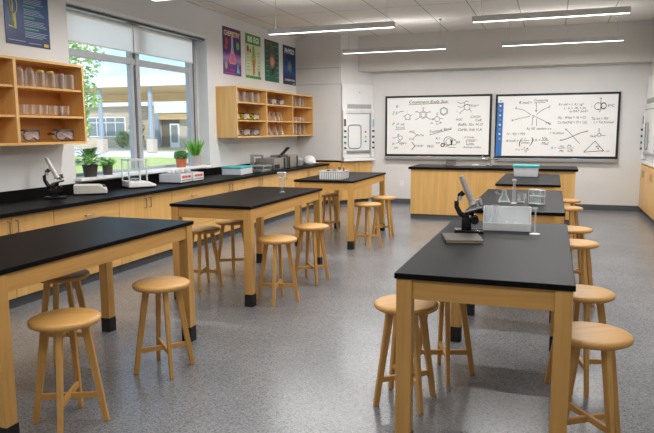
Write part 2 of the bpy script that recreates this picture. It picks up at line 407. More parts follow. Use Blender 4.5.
def leaves(n, fn, size, asp=.5):
    m = MB()
    for _ in range(n):
        p = Vector(fn()); d = Vector((random.gauss(0, 1), random.gauss(0, 1), random.gauss(0, .7))).normalized()
        u = d.cross(Vector((random.random(), random.random(), random.random()))).normalized()
        L = size*random.uniform(.7, 1.3)
        m.quad([p-d*L, p+u*L*asp, p+d*L, p-u*L*asp])
    return m
def blob(c, r, k=1.0):
    def f():
        while True:
            v = Vector((random.uniform(-1, 1), random.uniform(-1, 1), random.uniform(-1, 1)))
            if .35 < v.length < 1: return Vector(c)+Vector((v.x*r[0], v.y*r[1], v.z*r[2]))
    return f
t = thing('courtyard_tree', 'light green leafy tree at the near side of the window view', 'tree', (-21.4, 23.6, 0.03))
m = MB(); m.tube([(0, 0, 0), (.05, 0, 1.6), (-.1, .1, 3.2), (.1, 0, 5)], [.16, .13, .1, .04])
for (x, y, z) in ((.9, .3, 4.2), (-.9, .2, 4.6), (.3, -.7, 5.0), (.8, .1, 2.8)):
    m.tube([(0, 0, 2.4 if z > 3 else 1.8), (x*.5, y*.5, z-.7), (x, y, z)], [.07, .05, .02])
m.build('trunk', M['bark'], t, smooth=True)
pts = [blob((.3, 0, 4.4), (1.9, 1.5, 1.3)), blob((1.0, .2, 3.1), (1.1, .9, .8)), blob((1.2, .1, 4.9), (1.3, 1, 1.0)), blob((.8, .1, 1.9), (.8, .7, .8)), blob((-.7, 0, 3.2), (1.0, .9, .8)), blob((.6, .1, 2.4), (.7, .7, .6)), blob((.2, 0, 5.4), (1.0, 1.0, .8))]
leaves(1900, lambda: random.choice(pts)(), .14, .55).build('foliage', M['treeleaf'], t, recalc=False)
for i, (x, y, r, h, lab) in enumerate(((-36.9, 50.6, .75, 3.1, 'tall green shrub beside the entrance post outdoors'), (-38.6, 50.6, .7, 1.6, 'low rounded shrub against the brick wing outdoors'))):
    t = thing('garden_shrub', lab, 'shrub', (x, y, 0), 0, 'shrubs outside the window')
    MB().tube([(0, 0, 0), (0, 0, h*.7)], .06).build('stem', M['bark'], t)
    leaves(320, blob((0, 0, h*.52), (r, r, h*.5)), .16, .6).build('foliage', M['shrubleaf'], t, recalc=False)

# ------------------------------------------------------------------ left counter run
FX = -4.86
HC = .86
def handle(parent, p, axis, L=.13):
    m = MB(); q = Vector(p); a = Vector((0, 0, 1)) if axis == 'z' else Vector((0, 1, 0)) if axis == 'y' else Vector((1, 0, 0))
    n = Vector((1, 0, 0)) if axis != 'x' else Vector((0, -1, 0))
    if axis == 'zf': a = Vector((0, 0, 1)); n = Vector((0, -1, 0))
    m.tube([q-a*L/2, q-a*L/2+n*.028, q+a*L/2+n*.028, q+a*L/2], .006, 6)
    return m.build('handle', M['pull'], parent, smooth=True)
units = [(-2.8, -1.7, 'd'), (-1.7, -.6, 'w'), (-.6, .5, 'd'), (.5, 1.6, 'w'), (1.6, 2.7, 'd'), (2.7, 3.0, 'f'), (3.0, 4.1, 'w'), (4.1, 5.19, 'd'), (5.19, 6.25, 'w'), (6.25, 7.36, 'd'), (7.36, 8.48, 'w'), (8.48, 9.56, 'd'), (9.56, 10.7, 'd'), (10.7, 11.85, 'w'), (11.85, 13.1, 'd'), (13.1, 13.69, 's')]
units = [u for u in units if u[0] > 2.9]
where = {3.0: 'behind the near table, partly out of view', 4.1: 'under the microscope on the window counter', 5.19: 'under the beige box on the window counter', 6.25: 'under the white balance on the window counter',
         7.36: 'under the red-labelled instrument on the window counter', 8.48: 'just right of the red-labelled instruments, below the shelf start', 9.56: 'under the teal-topped tray on the window counter', 10.7: 'under the sink and steel boxes',
         11.85: 'under the jars near the counter end', 13.1: 'last narrow one at the far counter end'}
for y0, y1, k in units:
    w = y1-y0
    kind = {'d': 'two-door maple base cabinet', 'w': 'maple base cabinet with stacked drawers', 's': 'single-door maple base cabinet'}[k]
    t = thing('base_cabinet', kind+' '+where[y0], 'cabinet', (XW+.002, y0, FZ), 0, 'maple base cabinets under the window counter')
    D = FX-XW; hc = HC+Q
    MB().bx(0, D-.02, .002, w-.002, .1, hc-.042).build('carcass', M['gap'], t)
    MB().bx(0, D-.045, .002, w-.002, 0, .1).build('toe_kick', M['kick'], t)
    if k == 'd':
        for a, b, hy in ((.004, w/2-.003, w/2-.05), (w/2+.003, w-.004, w/2+.05)):
            d = MB().bx(D-.02, D, a, b, .105, hc-.047, .002).build('door', M['cz'], t)
            handle(d, (D, hy, hc-.15), 'z', .12)
    elif k == 's':
        d = MB().bx(D-.02, D, .004, w-.004, .105, hc-.047, .002).build('door', M['cz'], t)
        handle(d, (D, .06, hc-.15), 'z', .12)
    else:
        for z0, z1 in ((.105, .345), (.35, .615), (.62, hc-.047)):
            d = MB().bx(D-.02, D, .004, w-.004, z0, z1, .002).build('drawer', M['cy'], t)
            handle(d, (D, w/2, (z0+z1)/2+.02), 'y', .13)
t = thing('lab_countertop', 'long black worktop with backsplash running along the window wall', 'countertop', (XW, 0, HC-.04))
m = MB(); m.bx(.002, -4.80-XW, 2.9, 13.69, 0, .04, .004); m.build('worktop', M['top'], t)
MB().bx(.002, .022, 2.9, 13.69, .04, .155, .003).build('backsplash', M['top'], t)

# ------------------------------------------------------------------ wall shelf units with glassware and goggles
def shelf_unit(name, y0, y1, splits, label, sh, x0=XW+.001, D=.35, zb=1.49, zt=2.385):
    t = thing(name, label, 'wall shelf', (x0, y0, zb)); w = y1-y0; hh = zt-zb; th = .028
    MB().bx(0, D, 0, th, 0, hh, .002).build('side_panel', M['cz'], t)
    MB().bx(0, D, w-th, w, 0, hh, .002).build('side_panel', M['cz'], t)
    MB().bx(0, D, th, w-th, hh-th, hh, .002).build('top_panel', M['cy'], t)
    MB().bx(0, D, th, w-th, 0, th, .002).build('bottom_panel', M['cy'], t)
    MB().bx(0, .012, th, w-th, th, hh-th).build('back_panel', M['iy'], t)
    cells = []
    ys = [th]+[s-y0 for s in splits]+[w-th]
    for s in splits: MB().bx(.012, D, s-y0-.02, s-y0+.02, th, hh-th, .002).build('divider', M['cz'], t)
    for i in range(len(ys)-1):
        a = ys[i]+(.02 if i else 0); b = ys[i+1]-(.02 if i < len(ys)-2 else 0)
        for z in sh: MB().bx(.012, D-.012, a, b, z-zb-.012, z-zb+.012, .002).build('shelf', M['cy'], t)
        cells.append((y0+a, y0+b))
    return cells
near_cells = shelf_unit('wall_shelf', 2.9, 6.22, (4.05, 5.20), 'open maple wall shelf under the dark blue poster, left of the window', (1.78, 2.085), zb=1.475)
far_cells = shelf_unit('wall_shelf', 9.97, 13.69, (11.2, 12.5), 'open maple wall shelf under the row of four posters', (1.79, 2.11), D=.41)
ROWZ = (2.112+.0, 1.802, 1.518)
def beaker_mb(r, h):
    m = MB(); m.lathe([(0, 0), (r*.92, 0), (r, .008), (r, h-.006), (r*1.08, h), (r*1.0, h-.001), (r*.93, h-.01), (r*.93, .012), (0, .012)], seg=18); return m
def flask_mb(r, h):
    return MB().lathe([(0, 0), (r*.95, 0), (r, .01), (r*.38, h*.68), (r*.34, h*.95), (r*.45, h), (r*.36, h), (r*.3, h*.95), (r*.33, h*.68), (r*.9, .015), (0, .012)], seg=18)
def tag_mesh(o, label, cat, group): return tag(o, label, cat, group)
ORD = ['first', 'second', 'third', 'fourth', 'fifth', 'sixth', 'seventh', 'eighth', 'ninth']
def row(name, mbf, ys, x, z, cat, desc, spot, group, mat='glassware'):
    first = None
    for i, y in enumerate(ys):
        lab = '%s, %s from left %s' % (desc, ORD[i], spot)
        if first is None:
            o = mbf().build(name, M[mat], None, (x, y, z), smooth=True); first = o
        else:
            o = first.copy(); col.objects.link(o); o.location = (x+random.uniform(-.015, .015), y, z)
        o.rotation_euler = (0, 0, random.uniform(0, 6)); tag(o, lab, cat, group)
def span(c, a, b, n): return [c[0]+(c[1]-c[0])*(a+(b-a)*i/(n-1)) for i in range(n)]
SX = XW+.22
nc = near_cells[2]
# near shelf: jars on top row, small beakers on the middle row
for i, y in enumerate(span(nc, .13, .90, 6)):
    t = thing('glass_jar', ['tall clear specimen jar with a glass stopper, first', 'tall clear specimen jar with a glass stopper, second', 'clear specimen jar with a yellow lid, third', 'clear specimen jar with a yellow lid, fourth', 'clear specimen jar without lid, fifth', 'clear specimen jar without lid, sixth'][i]+' on the near shelf top row', 'jar', (SX+.03, y, 2.0975), 0, 'jars on the near shelf top row')
    MB().lathe([(0, 0), (.045, 0), (.05, .01), (.05, .16), (.044, .168), (.046, .175), (.04, .175), (.038, .168), (.044, .16), (.044, .012), (0, .01)], seg=18).build('jar_body', M['glassware'], t, smooth=True)
    if i < 2: MB().lathe([(0, .172), (.034, .172), (.04, .185), (.02, .195), (.022, .21), (0, .215)], seg=16).build('stopper', M['glassware'], t, smooth=True)
    elif i < 4: MB().lathe([(.0, .19), (.04, .19), (.04, .172), (0, .172)], seg=16).build('lid', M['yellow'], t, smooth=True)
row('small_beaker', lambda: beaker_mb(.037, .105), span(nc, .14, .82, 7), SX+.03, 1.803, 'beaker', 'small clear glass beaker', 'on the near shelf middle row', 'beakers on the near shelf middle row')

def goggles(loc, label, group, frame='black', rz=PI/2, sc=1.0):
    # width along local x, facing local -y
    t = thing('safety_goggles', label, 'goggles', loc, rz, group); t.scale = (sc,)*3
    m = MB(); n = 20; ring = []
    def outline(k, rx, rz_, y):
        a = 2*PI*k/n; x = rx*math.copysign(abs(math.cos(a))**.6, math.cos(a)); z = rz_*math.copysign(abs(math.sin(a))**.7, math.sin(a))
        if z < 0: z += .022*math.exp(-(x/.018)**2)
        return Vector((x, y - .02*(1-(x/.09)**2), z+.042))
    rs = [[m.bm.verts.new(outline(k, rx, rz_, y)) for k in range(n)] for rx, rz_, y in ((.088, .042, .05), (.09, .043, .0), (.08, .034, -.006), (.08, .034, .05))]
    for a, b in zip(rs, rs[1:]+rs[:1]):
        for k in range(n): m.bm.faces.new((a[k], a[(k+1) % n], b[(k+1) % n], b[k]))
    m.build('frame', M['acrylic' if frame == 'black' else 'yellow'], t, smooth=True)
    m = MB(); m.bm.faces.new([m.bm.verts.new(outline(k, .081, .035, -.002)) for k in range(n)])
    m.build('lens', M['lenspink' if 'pinkish' in label or 'bottom' in label else 'lensclear'], t)
    m = MB(); m.tube([outline(k % n, .087, .04, -.004) for k in range(n+1)], .006, 6)
    m.build('rim', M['dgrey'], t, smooth=True)
    m = MB(); m.bx(-.088, .088, -.012, .03, .08, .088, .003)
    for sx in (-1, 1): m.tube([(sx*.09, .01, .05), (sx*.1, .05, .055), (sx*.075, .10, .05)], .007, 6)
    m.build('strap', M['black'], t, smooth=True)
    return t
goggles((SX+.05, nc[0]+.22, 1.518), 'black-rimmed safety goggles, left of the pair on the near shelf bottom row', 'goggles on the near shelf', 'black', PI/2+.1, 1.4)
goggles((SX+.05, nc[0]+.72, 1.518), 'black-rimmed safety goggles with pinkish lens, right of the pair on the near shelf', 'goggles on the near shelf', 'black', PI/2-.1, 1.4)
f1, f2, f3 = far_cells
row('glass_beaker', lambda: beaker_mb(.07, .19), span(f1, .14, .85, 4), SX+.05, 2.123, 'beaker', 'large clear beaker', 'in the far shelf top left cell', 'beakers in the far shelf top left cell')
for i, y in enumerate(span(f1, .16, .84, 3)):
    goggles((SX+.05, y, 1.803), 'yellow safety goggles, %s from the left in the far shelf left column' % ORD[i], 'yellow goggles on the far shelf', 'yellow', PI/2, 1.5)
for i, y in enumerate(span(f1, .16, .84, 3)):
    goggles((SX+.05, y, 1.518), 'dark safety goggles, %s from the left on the bottom of the far shelf left column' % ORD[i], 'dark goggles on the far shelf bottom', 'black', PI/2, 1.5)
for i, y in enumerate(span(f2, .15, .8, 3)):
    goggles((SX+.05, y, 2.123), 'dark safety goggles, %s from the left in the top middle cell of the far shelf' % ORD[i], 'dark goggles in the far shelf top middle cell', 'black', PI/2, 1.45)
row('conical_flask', lambda: flask_mb(.055, .19), span(f2, .1, .85, 6), SX, 1.803, 'flask', 'slim clear conical flask', 'in the far shelf middle cell', 'flasks in the far shelf middle cell')
row('conical_flask', lambda: flask_mb(.085, .23), span(f2, .12, .82, 4), SX, 1.5195, 'flask', 'wide clear conical flask', 'in the far shelf bottom middle cell', 'flasks in the far shelf bottom middle cell')
row('tall_beaker', lambda: beaker_mb(.055, .21), span(f3, .1, .82, 5), SX, 2.123, 'beaker', 'tall clear beaker', 'in the far shelf top right cell', 'tall beakers in the far shelf top right cell')
row('low_beaker', lambda: beaker_mb(.055, .1), span(f3, .1, .82, 5), SX, 1.803, 'beaker', 'low clear beaker', 'in the far shelf middle right cell', 'low beakers in the far shelf middle right cell')
row('tall_beaker', lambda: beaker_mb(.06, .23), span(f3, .1, .85, 5), SX, 1.5195, 'beaker', 'tall clear beaker', 'in the far shelf bottom right cell', 'tall beakers in the far shelf bottom right cell')

# ------------------------------------------------------------------ flat drawing helpers (posters, boards)
FONT_CACHE = {}
def text_polys(s, size, shear=0):
    k = (s, shear)
    if k not in FONT_CACHE:
        cu = bpy.data.curves.new('tmp_text', 'FONT'); cu.body = s; cu.size = 1; cu.shear = shear; cu.resolution_u = 2
        ob = bpy.data.objects.new('tmp_text', cu); col.objects.link(ob)
        dg = bpy.context.evaluated_depsgraph_get(); me = ob.evaluated_get(dg).to_mesh()
        FONT_CACHE[k] = ([v.co.copy() for v in me.vertices], [list(p.vertices) for p in me.polygons])
        ob.evaluated_get(dg).to_mesh_clear(); bpy.data.objects.remove(ob); bpy.data.curves.remove(cu)
    return FONT_CACHE[k]
class Flat:
    """2-D marks in (u,v), mapped onto the plane x=u, z=v of a local frame, lifted by -y."""
    def __init__(s, lift): s.mb = MB(); s.l = lift
    def P(s, u, v): return Vector((u, -s.l, v))
    def poly(s, pts): s.mb.bm.faces.new([s.mb.bm.verts.new(s.P(*p)) for p in pts]); return s
    def rect(s, u0, v0, u1, v1): return s.poly([(u0, v0), (u1, v0), (u1, v1), (u0, v1)])
    def line(s, pts, w=.008):
        for (a, b), (c, d) in zip(pts, pts[1:]):
            e = Vector((c-a, d-b)); 
            if e.length < 1e-6: continue
            n = Vector((-e.y, e.x)).normalized()*w/2; t = e.normalized()*w*.4
            s.poly([(a-t.x-n.x, b-t.y-n.y), (c+t.x-n.x, d+t.y-n.y), (c+t.x+n.x, d+t.y+n.y), (a-t.x+n.x, b-t.y+n.y)])
        return s
    def ring(s, u, v, r, w=.008, n=16, ry=None, rot=0):
        ry = ry or r
        return s.line([(u+r*math.cos(2*PI*i/n+rot), v+ry*math.sin(2*PI*i/n+rot)) for i in range(n+1)], w)
    def disc(s, u, v, r, n=14, ry=None):
        ry = ry or r; return s.poly([(u+r*math.cos(2*PI*i/n), v+ry*math.sin(2*PI*i/n)) for i in range(n)])
    def text(s, t, u, v, size, fit=None, ang=0, shear=0, bold=0):
        vs, fs = text_polys(t, 1, shear)
        w = max(p.x for p in vs)-min(p.x for p in vs); x0 = min(p.x for p in vs)
        sx = size if fit is None else fit/w
        ca, sa = math.cos(ang), math.sin(ang)
        l0 = s.l
        for q_, off in enumerate([(0, 0)] if not bold else [(0, 0), (bold, 0), (0, bold), (bold, bold)]):
            s.l = l0+.0006*q_
            nv = []
            for p in vs:
                a, b = (p.x-x0)*sx+off[0], p.y*size+off[1]
                nv.append(s.mb.bm.verts.new(s.P(u+a*ca-b*sa, v+a*sa+b*ca)))
            for f in fs:
                try: s.mb.bm.faces.new([nv[i] for i in f])
                except ValueError: pass
        s.l = l0
        return s
    def build(s, name, mat, parent): return s.mb.build(name, mat, parent, recalc=False)

def grad_mat(name, c0, c1, h, mid=None, wd=0):
    m, nt, b = new_mat(name); L = nt.links.new
    tc = nt.nodes.new('ShaderNodeTexCoord'); sp = nt.nodes.new('ShaderNodeSeparateXYZ')
    mr = nt.nodes.new('ShaderNodeMapRange'); mr.inputs['From Max'].default_value = h
    n = nt.nodes.new('ShaderNodeTexNoise'); n.inputs['Scale'].default_value = 6
    ad = nt.nodes.new('ShaderNodeMath'); ad.operation = 'MULTIPLY_ADD'; ad.inputs[1].default_value = .15; 
    r = nt.nodes.new('ShaderNodeValToRGB'); r.color_ramp.elements[0].color = c0; r.color_ramp.elements[1].color = c1
    if mid: e = r.color_ramp.elements.new(mid[0]); e.color = mid[1]
    if wd:
        for d_, c_ in ((-wd, c0), (wd, c1)): e = r.color_ramp.elements.new(mid[0]+d_); e.color = c_
    L(tc.outputs['Object'], sp.inputs[0]); L(sp.outputs['Z'], mr.inputs['Value']); L(tc.outputs['Object'], n.inputs['Vector'])
    L(n.outputs['Fac'], ad.inputs[0]); L(mr.outputs[0], ad.inputs[2]); L(ad.outputs[0], r.inputs['Fac']); L(r.outputs['Color'], b.inputs['Base Color'])
    b.inputs['Roughness'].default_value = .35
    return m
def pm(name, r, g, b): 
    if name not in M: M[name] = plain(name, srgb(r, g, b), .4)
    return M[name]

def poster(y0, y1, z0, z1, label, mat):
    # local x runs along +Y of the room, facing +X
    t = thing('wall_poster', label, 'poster', (XW+.001, y0, z0), PI/2)
    w, h = y1-y0, z1-z0
    MB().bx(0, w, -.006, 0, 0, h).build('sheet', mat, t)
    return t, w, h
# big dark blue poster
t, w, h = poster(5.455, 6.095, 2.57, 3.45, 'dark blue science poster with a yellow instrument above the near wall shelf', grad_mat('poster_navy', srgb(38, 44, 92), srgb(34, 66, 112), .9, (.6, srgb(58, 92, 140))))
f = Flat(.008)
for k in range(6):
    v = h-.08-k*.122
    f.line([(.27, v), (.27+[.24, .3, .2, .16, .14, .2][k], v)], .018)
f.build('green_heading', pm('poster_green', 90, 168, 132), t)
f = Flat(.008)
for k in range(6):
    v = h-.115-k*.122
    for j in range(4): f.line([(.27, v-j*.018), (.27+random.uniform(.22, .34), v-j*.018)], .006)
f.line([(.03, .045), (.27, .045)], .006); f.line([(.31, .035), (.5, .035)], .006)
f.build('small_print', pm('poster_pale', 170, 186, 206), t)
f = Flat(.008); f.line([(.10, .55), (.115, .44), (.10, .27), (.115, .2)], .022); f.rect(.105, .17, .15, .32); f.line([(.05, .19), (.10, .185)], .014); f.ring(.125, .42, .05, .012, 12, .1)
f.build('instrument_drawing', pm('poster_yellow', 204, 196, 110), t)
f = Flat(.008); f.line([(.13, .8), (.12, .56)], .035); f.build('green_tube', pm('poster_green_dark', 62, 142, 96), t)
f = Flat(.008); f.line([(.2, .72), (.185, .62)], .02); f.build('red_arrow', pm('poster_red', 178, 60, 70), t)
f = Flat(.009); f.rect(w-.1, .015, w-.03, .05); f.build('publisher_badge', pm('poster_badge', 214, 178, 74), t)
# four posters
PZ0, PZ1 = 2.625, 3.46
t, w, h = poster(10.27, 10.96, PZ0, PZ1, 'purple chemistry poster with a pink flask, first of the row of four', grad_mat('poster_purple', srgb(104, 42, 128), srgb(78, 34, 106), .84, (.42, srgb(176, 134, 190)), .14))
f = Flat(.008); f.text('CHEMISTRY', .04, h-.15, .125, w-.09, bold=.009); f.build('title', pm('poster_cream', 232, 208, 158), t)
f = Flat(.008); f.poly([(.31, .7), (.38, .7), (.38, .5), (.47, .24), (.45, .2), (.24, .2), (.22, .24), (.31, .5)]); f.build('flask_glass', pm('poster_lilac', 206, 178, 214), t)
f = Flat(.009); f.poly([(.33, .46), (.36, .46), (.455, .24), (.44, .215), (.25, .215), (.235, .24), (.29, .38), (.4, .38)]); f.build('flask_liquid', pm('poster_pink', 222, 110, 132), t)
f = Flat(.0095); f.line([(.33, .5), (.36, .5)], .07); f.build('flask_neck', pm('poster_teal', 140, 206, 206), t)
f = Flat(.008); f.disc(.56, .54, .06, ry=.075); f.build('green_cell', pm('poster_leaf', 104, 190, 122), t)
f = Flat(.008); f.disc(.13, .58, .05, ry=.07); f.disc(.11, .48, .05, ry=.04); f.build('red_molecule', pm('poster_brick', 192, 84, 74), t)
f = Flat(.008); f.poly([(.53, .2), (.57, .2), (.57, .15), (.64, .05), (.5, .05), (.53, .14)]); f.build('blue_flask', pm('poster_cyan', 84, 198, 216), t)
f = Flat(.008); f.disc(.1, .16, .045, ry=.07); f.build('yellow_cell', pm('poster_olive', 182, 168, 120), t)
f = Flat(.008); f.rect(.03, .02, .47, .04); f.rect(.25, .08, .42, .1); f.build('caption', pm('poster_violet', 168, 70, 150), t)
t, w, h = poster(11.15, 11.82, PZ0, PZ1, 'pale green biology poster with a plant figure, second of the row of four', pm('poster_mint', 206, 216, 180))
f = Flat(.008); f.rect(0, h-.19, w, h); f.build('green_band', pm('poster_band', 74, 148, 62), t); f = Flat(.008); f.rect(0, 0, w, .05); f.build('green_band', pm('poster_band', 74, 148, 62), t)
f = Flat(.009); f.text('BIS EGI', .09, h-.15, .14, w-.19, bold=.012); f.build('title', pm('poster_white', 232, 236, 222), t)
f = Flat(.009); f.disc(.34, .52, .055, ry=.12); f.build('green_bulb', pm('poster_bulb', 134, 176, 70), t)
f = Flat(.0085); f.disc(.34, .36, .11, ry=.15); f.build('yellow_leaf', pm('poster_leafy', 192, 186, 112), t)
f = Flat(.0095); f.line([(.33, .34), (.33, .08)], .05); f.line([(.38, .34), (.37, .1)], .03); f.build('red_root', pm('poster_root', 196, 120, 86), t)
f = Flat(.008); f.disc(.1, .55, .04, ry=.07); f.disc(.2, .52, .025, ry=.045); f.build('red_cell', pm('poster_maroon', 142, 40, 42), t)
f = Flat(.008); f.disc(.58, .11, .05, ry=.06); f.build('grey_cell', pm('poster_grey', 168, 140, 150), t)
f = Flat(.008)
for k in range(6):
    f.line([(.05, .45-k*.06), (.17, .45-k*.06)], .008); f.line([(.5, .5-k*.06), (.62, .5-k*.06)], .008)
f.build('small_print', pm('poster_ink', 110, 120, 90), t)
t, w, h = poster(12.02, 12.72, PZ0, PZ1, 'dark green poster with a red round cell drawing, third of the row of four', grad_mat('poster_forest', srgb(26, 104, 84), srgb(34, 92, 78), .84))
f = Flat(.008); f.text('BIOES', .06, h-.1, .08, .3, bold=.004); f.ring(.35, .2, .04, .03, 10); f.build('title', pm('poster_copper', 172, 112, 74), t)
f = Flat(.008); f.disc(.35, .42, .13, ry=.14)
f.line([(.35, .55), (.35, .68), (.42, .74)], .02); f.line([(.35, .3), (.33, .16)], .02); f.ring(.35, .62, .07, .015, 12, .1)
for k in range(8): f.line([(.35+.12*math.cos(k*PI/4), .42+.13*math.sin(k*PI/4)), (.35+.19*math.cos(k*PI/4), .42+.2*math.sin(k*PI/4))], .012)
f.build('red_cell', pm('poster_salmon', 190, 110, 88), t)
f = Flat(.009); f.disc(.35, .42, .075, ry=.08); f.build('cell_nucleus', pm('poster_peach', 208, 160, 130), t)
f = Flat(.008)
for k in range(12):
    u = .06+.5*(k % 2); v = .1+.1*(k//2); f.line([(u, v), (u+random.uniform(.06, .12), v+.01)], .014)
f.line([(.42, h-.1), (.62, h-.1)], .014); f.build('small_print', pm('poster_seafoam', 120, 178, 150), t)
t, w, h = poster(12.95, 13.66, PZ0, PZ1, 'navy blue physics poster with a glowing blue star, last of the row of four', grad_mat('poster_blue', srgb(24, 30, 66), srgb(24, 34, 78), .84, (.5, srgb(34, 84, 158)), .3))
f = Flat(.008); f.text('PHYSO', .09, h-.17, .14, w-.19, bold=.014); f.text('CONSUMPTOME', .08, .075, .06, w-.15, bold=.004); f.rect(.52, .02, .66, .035); f.build('title', pm('poster_white2', 222, 226, 234), t)
f = Flat(.008)
for k in range(14):
    a = k*2*PI/14+.1; r = random.uniform(.14, .27); f.poly([(.36+.02*math.cos(a+1.5), .39+.02*math.sin(a+1.5)), (.36+r*math.cos(a), .39+r*math.sin(a)), (.36+.02*math.cos(a-1.5), .39+.02*math.sin(a-1.5))])
f.disc(.36, .39, .1, ry=.1); f.build('blue_burst', pm('poster_burst', 104, 178, 226), t)
f = Flat(.009); f.disc(.35, .38, .05, ry=.055); f.build('orange_core', pm('poster_core', 224, 174, 92), t)

# ------------------------------------------------------------------ whiteboards
def board(x0, x1, z0, z1, label):
    t = thing('interactive_whiteboard', label, 'whiteboard', (x0, YB-.002, z0))
    w, h = x1-x0, z1-z0; tr = .07
    MB().bx(0, w, -.05, 0, tr, h, .004).build('frame', M['black'], t)
    MB().bx(.045, w-.045, -.054, -.05, tr+.05, h-.045).build('writing_surface', M['whiteboard'], t)
    p = MB().bx(-.0, w, -.10, -.0, 0, tr-.001, .006).build('pen_tray', M['alu'], t)
    return t, w, h, p, (.045, tr+.05, w-.09, h-tr-.095)
t, w, h, tray, (bu, bv, bw, bh) = board(-3.66, -1.28, .94, 2.375, 'left wall-mounted whiteboard filled with molecule sketches')
LW = .0085
def cv1(pts): return [(bu+(x-35)/562*bw, bv+bh-(y-66)/316*bh) for x, y in pts]
f = Flat(.0555)
def L1(*pts, w=LW): f.line(cv1(pts), w)
def T1(s, x, y, size, fit=None, ang=0, fl=None):
    u, v = cv1([(x, y)])[0]; f.text(s, u, v, size/316*bh, None if fit is None else fit/562*bw, ang, .25)
def R1(x, y, r, n=6, rot=PI/2, w=LW): 
    u, v = cv1([(x, y)])[0]; f.ring(u, v, r/562*bw, w, n, r/316*bh, rot)
T1('Countnent Ende Sue', 160, 98, 24, 212); L1((158, 105), (378, 98))
T1('e', 86, 120, 30); T1('3 S', 66, 158, 24, 28); L1((98, 150), (110, 142), (130, 141))
R1(152, 172, 17, 5); L1((128, 170), (136, 170)); L1((168, 168), (176, 160)); T1('-', 146, 148, 16); T1('N', 137, 190, 12); T1('N', 160, 190, 12)
T1('P  d  aq', 66, 218, 20, 68); T1('Ram melt', 86, 236, 14, 50); L1((84, 242), (140, 240))
R1(240, 162, 22); R1(240, 162, 15); T1('O', 234, 130, 16); L1((240, 140), (240, 130)); L1((222, 152), (206, 144)); T1('H', 196, 150, 16); L1((258, 152), (274, 145)); T1('a', 274, 150, 16)
L1((222, 174), (208, 184)); T1('H', 196, 192, 16); L1((258, 174), (276, 186), (300, 186)); T1('O', 288, 192, 16)
R1(317, 186, 16, 5); L1((317, 168), (317, 158)); T1('O', 312, 160, 14); L1((332, 184), (350, 184)); T1('H', 282, 214, 16); T1('O', 312, 218, 16); T1('Br', 330, 212, 16)
R1(353, 144, 23); R1(353, 144, 18)
L1((424, 95), (442, 102), (462, 100), (470, 90), (484, 95)); L1((428, 118), (445, 126), (460, 120), (466, 108), (462, 100)); L1((466, 110), (500, 112)); R1(478, 124, 17, 6)
T1('Con', 500, 122, 18, 24); L1((524, 116), (540, 113)); L1((464, 134), (448, 148)); T1('d', 438, 158, 18); T1("'", 424, 158, 18); L1((490, 134), (502, 150))
T1('HOC', 420, 196, 18, 36); T1('C,HOH', 498, 182, 18, 52); T1('CaB', 524, 200, 18, 32)
T1('BaBh, Sbc H,O', 432, 224, 20, 132); T1('CaHb, Snb V.A', 432, 252, 20, 126)
T1('Tomenik Bend', 278, 266, 22, 122, .17); L1((276, 274), (396, 242))
L1((66, 290), (86, 290), (98, 280), (104, 268)); R1(112, 290, 12, 6); T1('O', 96, 278, 14); L1((98, 302), (112, 328)); L1((90, 322), (116, 306)); T1('H', 66, 330, 18); L1((116, 316), (130, 326)); T1('Nor', 122, 324, 16, 30); T1('OH', 76, 352, 16, 24); L1((112, 318), (124, 334))
T1('HAC', 162, 262, 18, 30); L1((184, 256), (204, 274)); T1('N-Cha', 206, 280, 16, 38); T1('Cou', 162, 302, 18, 30); L1((186, 292), (204, 276))
L1((178, 314), (196, 336), (178, 358), w=.014); L1((196, 336), (214, 334)); T1('nAr', 214, 340, 18, 30); T1('PbO', 264, 344, 20, 36)
T1('R I', 312, 300, 18, 22); T1('sm', 312, 322, 18, 24)
R1(380, 308, 24, 14, w=.011); R1(384, 312, 17, 14); R1(412, 316, 14, 10); R1(350, 330, 9, 10, w=.02); L1((396, 304), (398, 328), w=.028); L1((360, 334), (390, 342), (420, 344)); T1('AR', 424, 320, 18, 20); L1((404, 292), (420, 302))
T1('F Cleaks', 468, 292, 14, 52); L1((480, 302), (480, 328), (520, 328)); L1((480, 302), (535, 302)); T1('Nohom', 490, 312, 13, 34); T1('sma', 490, 324, 13, 26); T1('Ashkup molto', 462, 346, 15, 94)
f.build('handwriting', M['ink'], t)
for (x, mm) in ((.76, 'orange'), (.9, 'red'), (1.0, 'orange')):
    MB().cyl((x*1.0, -.09, .072), (x+.07, -.088, .072), .008).build('marker_pen', M[mm], tray, smooth=True)
t, w, h, tray, (bu, bv, bw, bh) = board(-1.20, 1.27, .92, 2.36, 'right wall-mounted whiteboard with a blue toolbar and formulas')
def cv1(pts): return [(bu+(x-57)/525*bw, bv+bh-(y-38-(x-57)*-.012)/(266+(x-57)*.03)*bh) for x, y in pts]
f = Flat(.0545); f.poly(cv1([(57, 66), (84, 65), (80, 306), (52, 306)])); f.poly(cv1([(57, 38), (57, 38.1), (58, 38.1)])); f.build('blue_toolbar', M['blue'], t)
f = Flat(.0555)
def T1(s, x, y, size, fit=None, ang=0):
    u, v = cv1([(x, y)])[0]; f.text(s, u, v, size/275*bh, None if fit is None else fit/525*bw, ang, .25)
def R1(x, y, r, n=6, rot=PI/2, w=LW):
    u, v = cv1([(x, y)])[0]; f.ring(u, v, r/525*bw, w, n, r/275*bh, rot)
for k in range(8): 
    u, v = cv1([(69, 80+k*21)])[0]
    if k % 2: f.ring(u, v, .018, .012, 8)
    else: f.disc(u, v, .02)
f.build('toolbar_icon', M['whiteboard'], t)
f = Flat(.0555)
T1('te', 66, 60, 10, 10)
T1('R mof,=', 154, 72, 17, 58); T1('Couneuting', 222, 62, 17, 62); L1((222, 68), (270, 66)); L1((232, 70), (232, 108), (228, 100)); L1((232, 108), (236, 100))
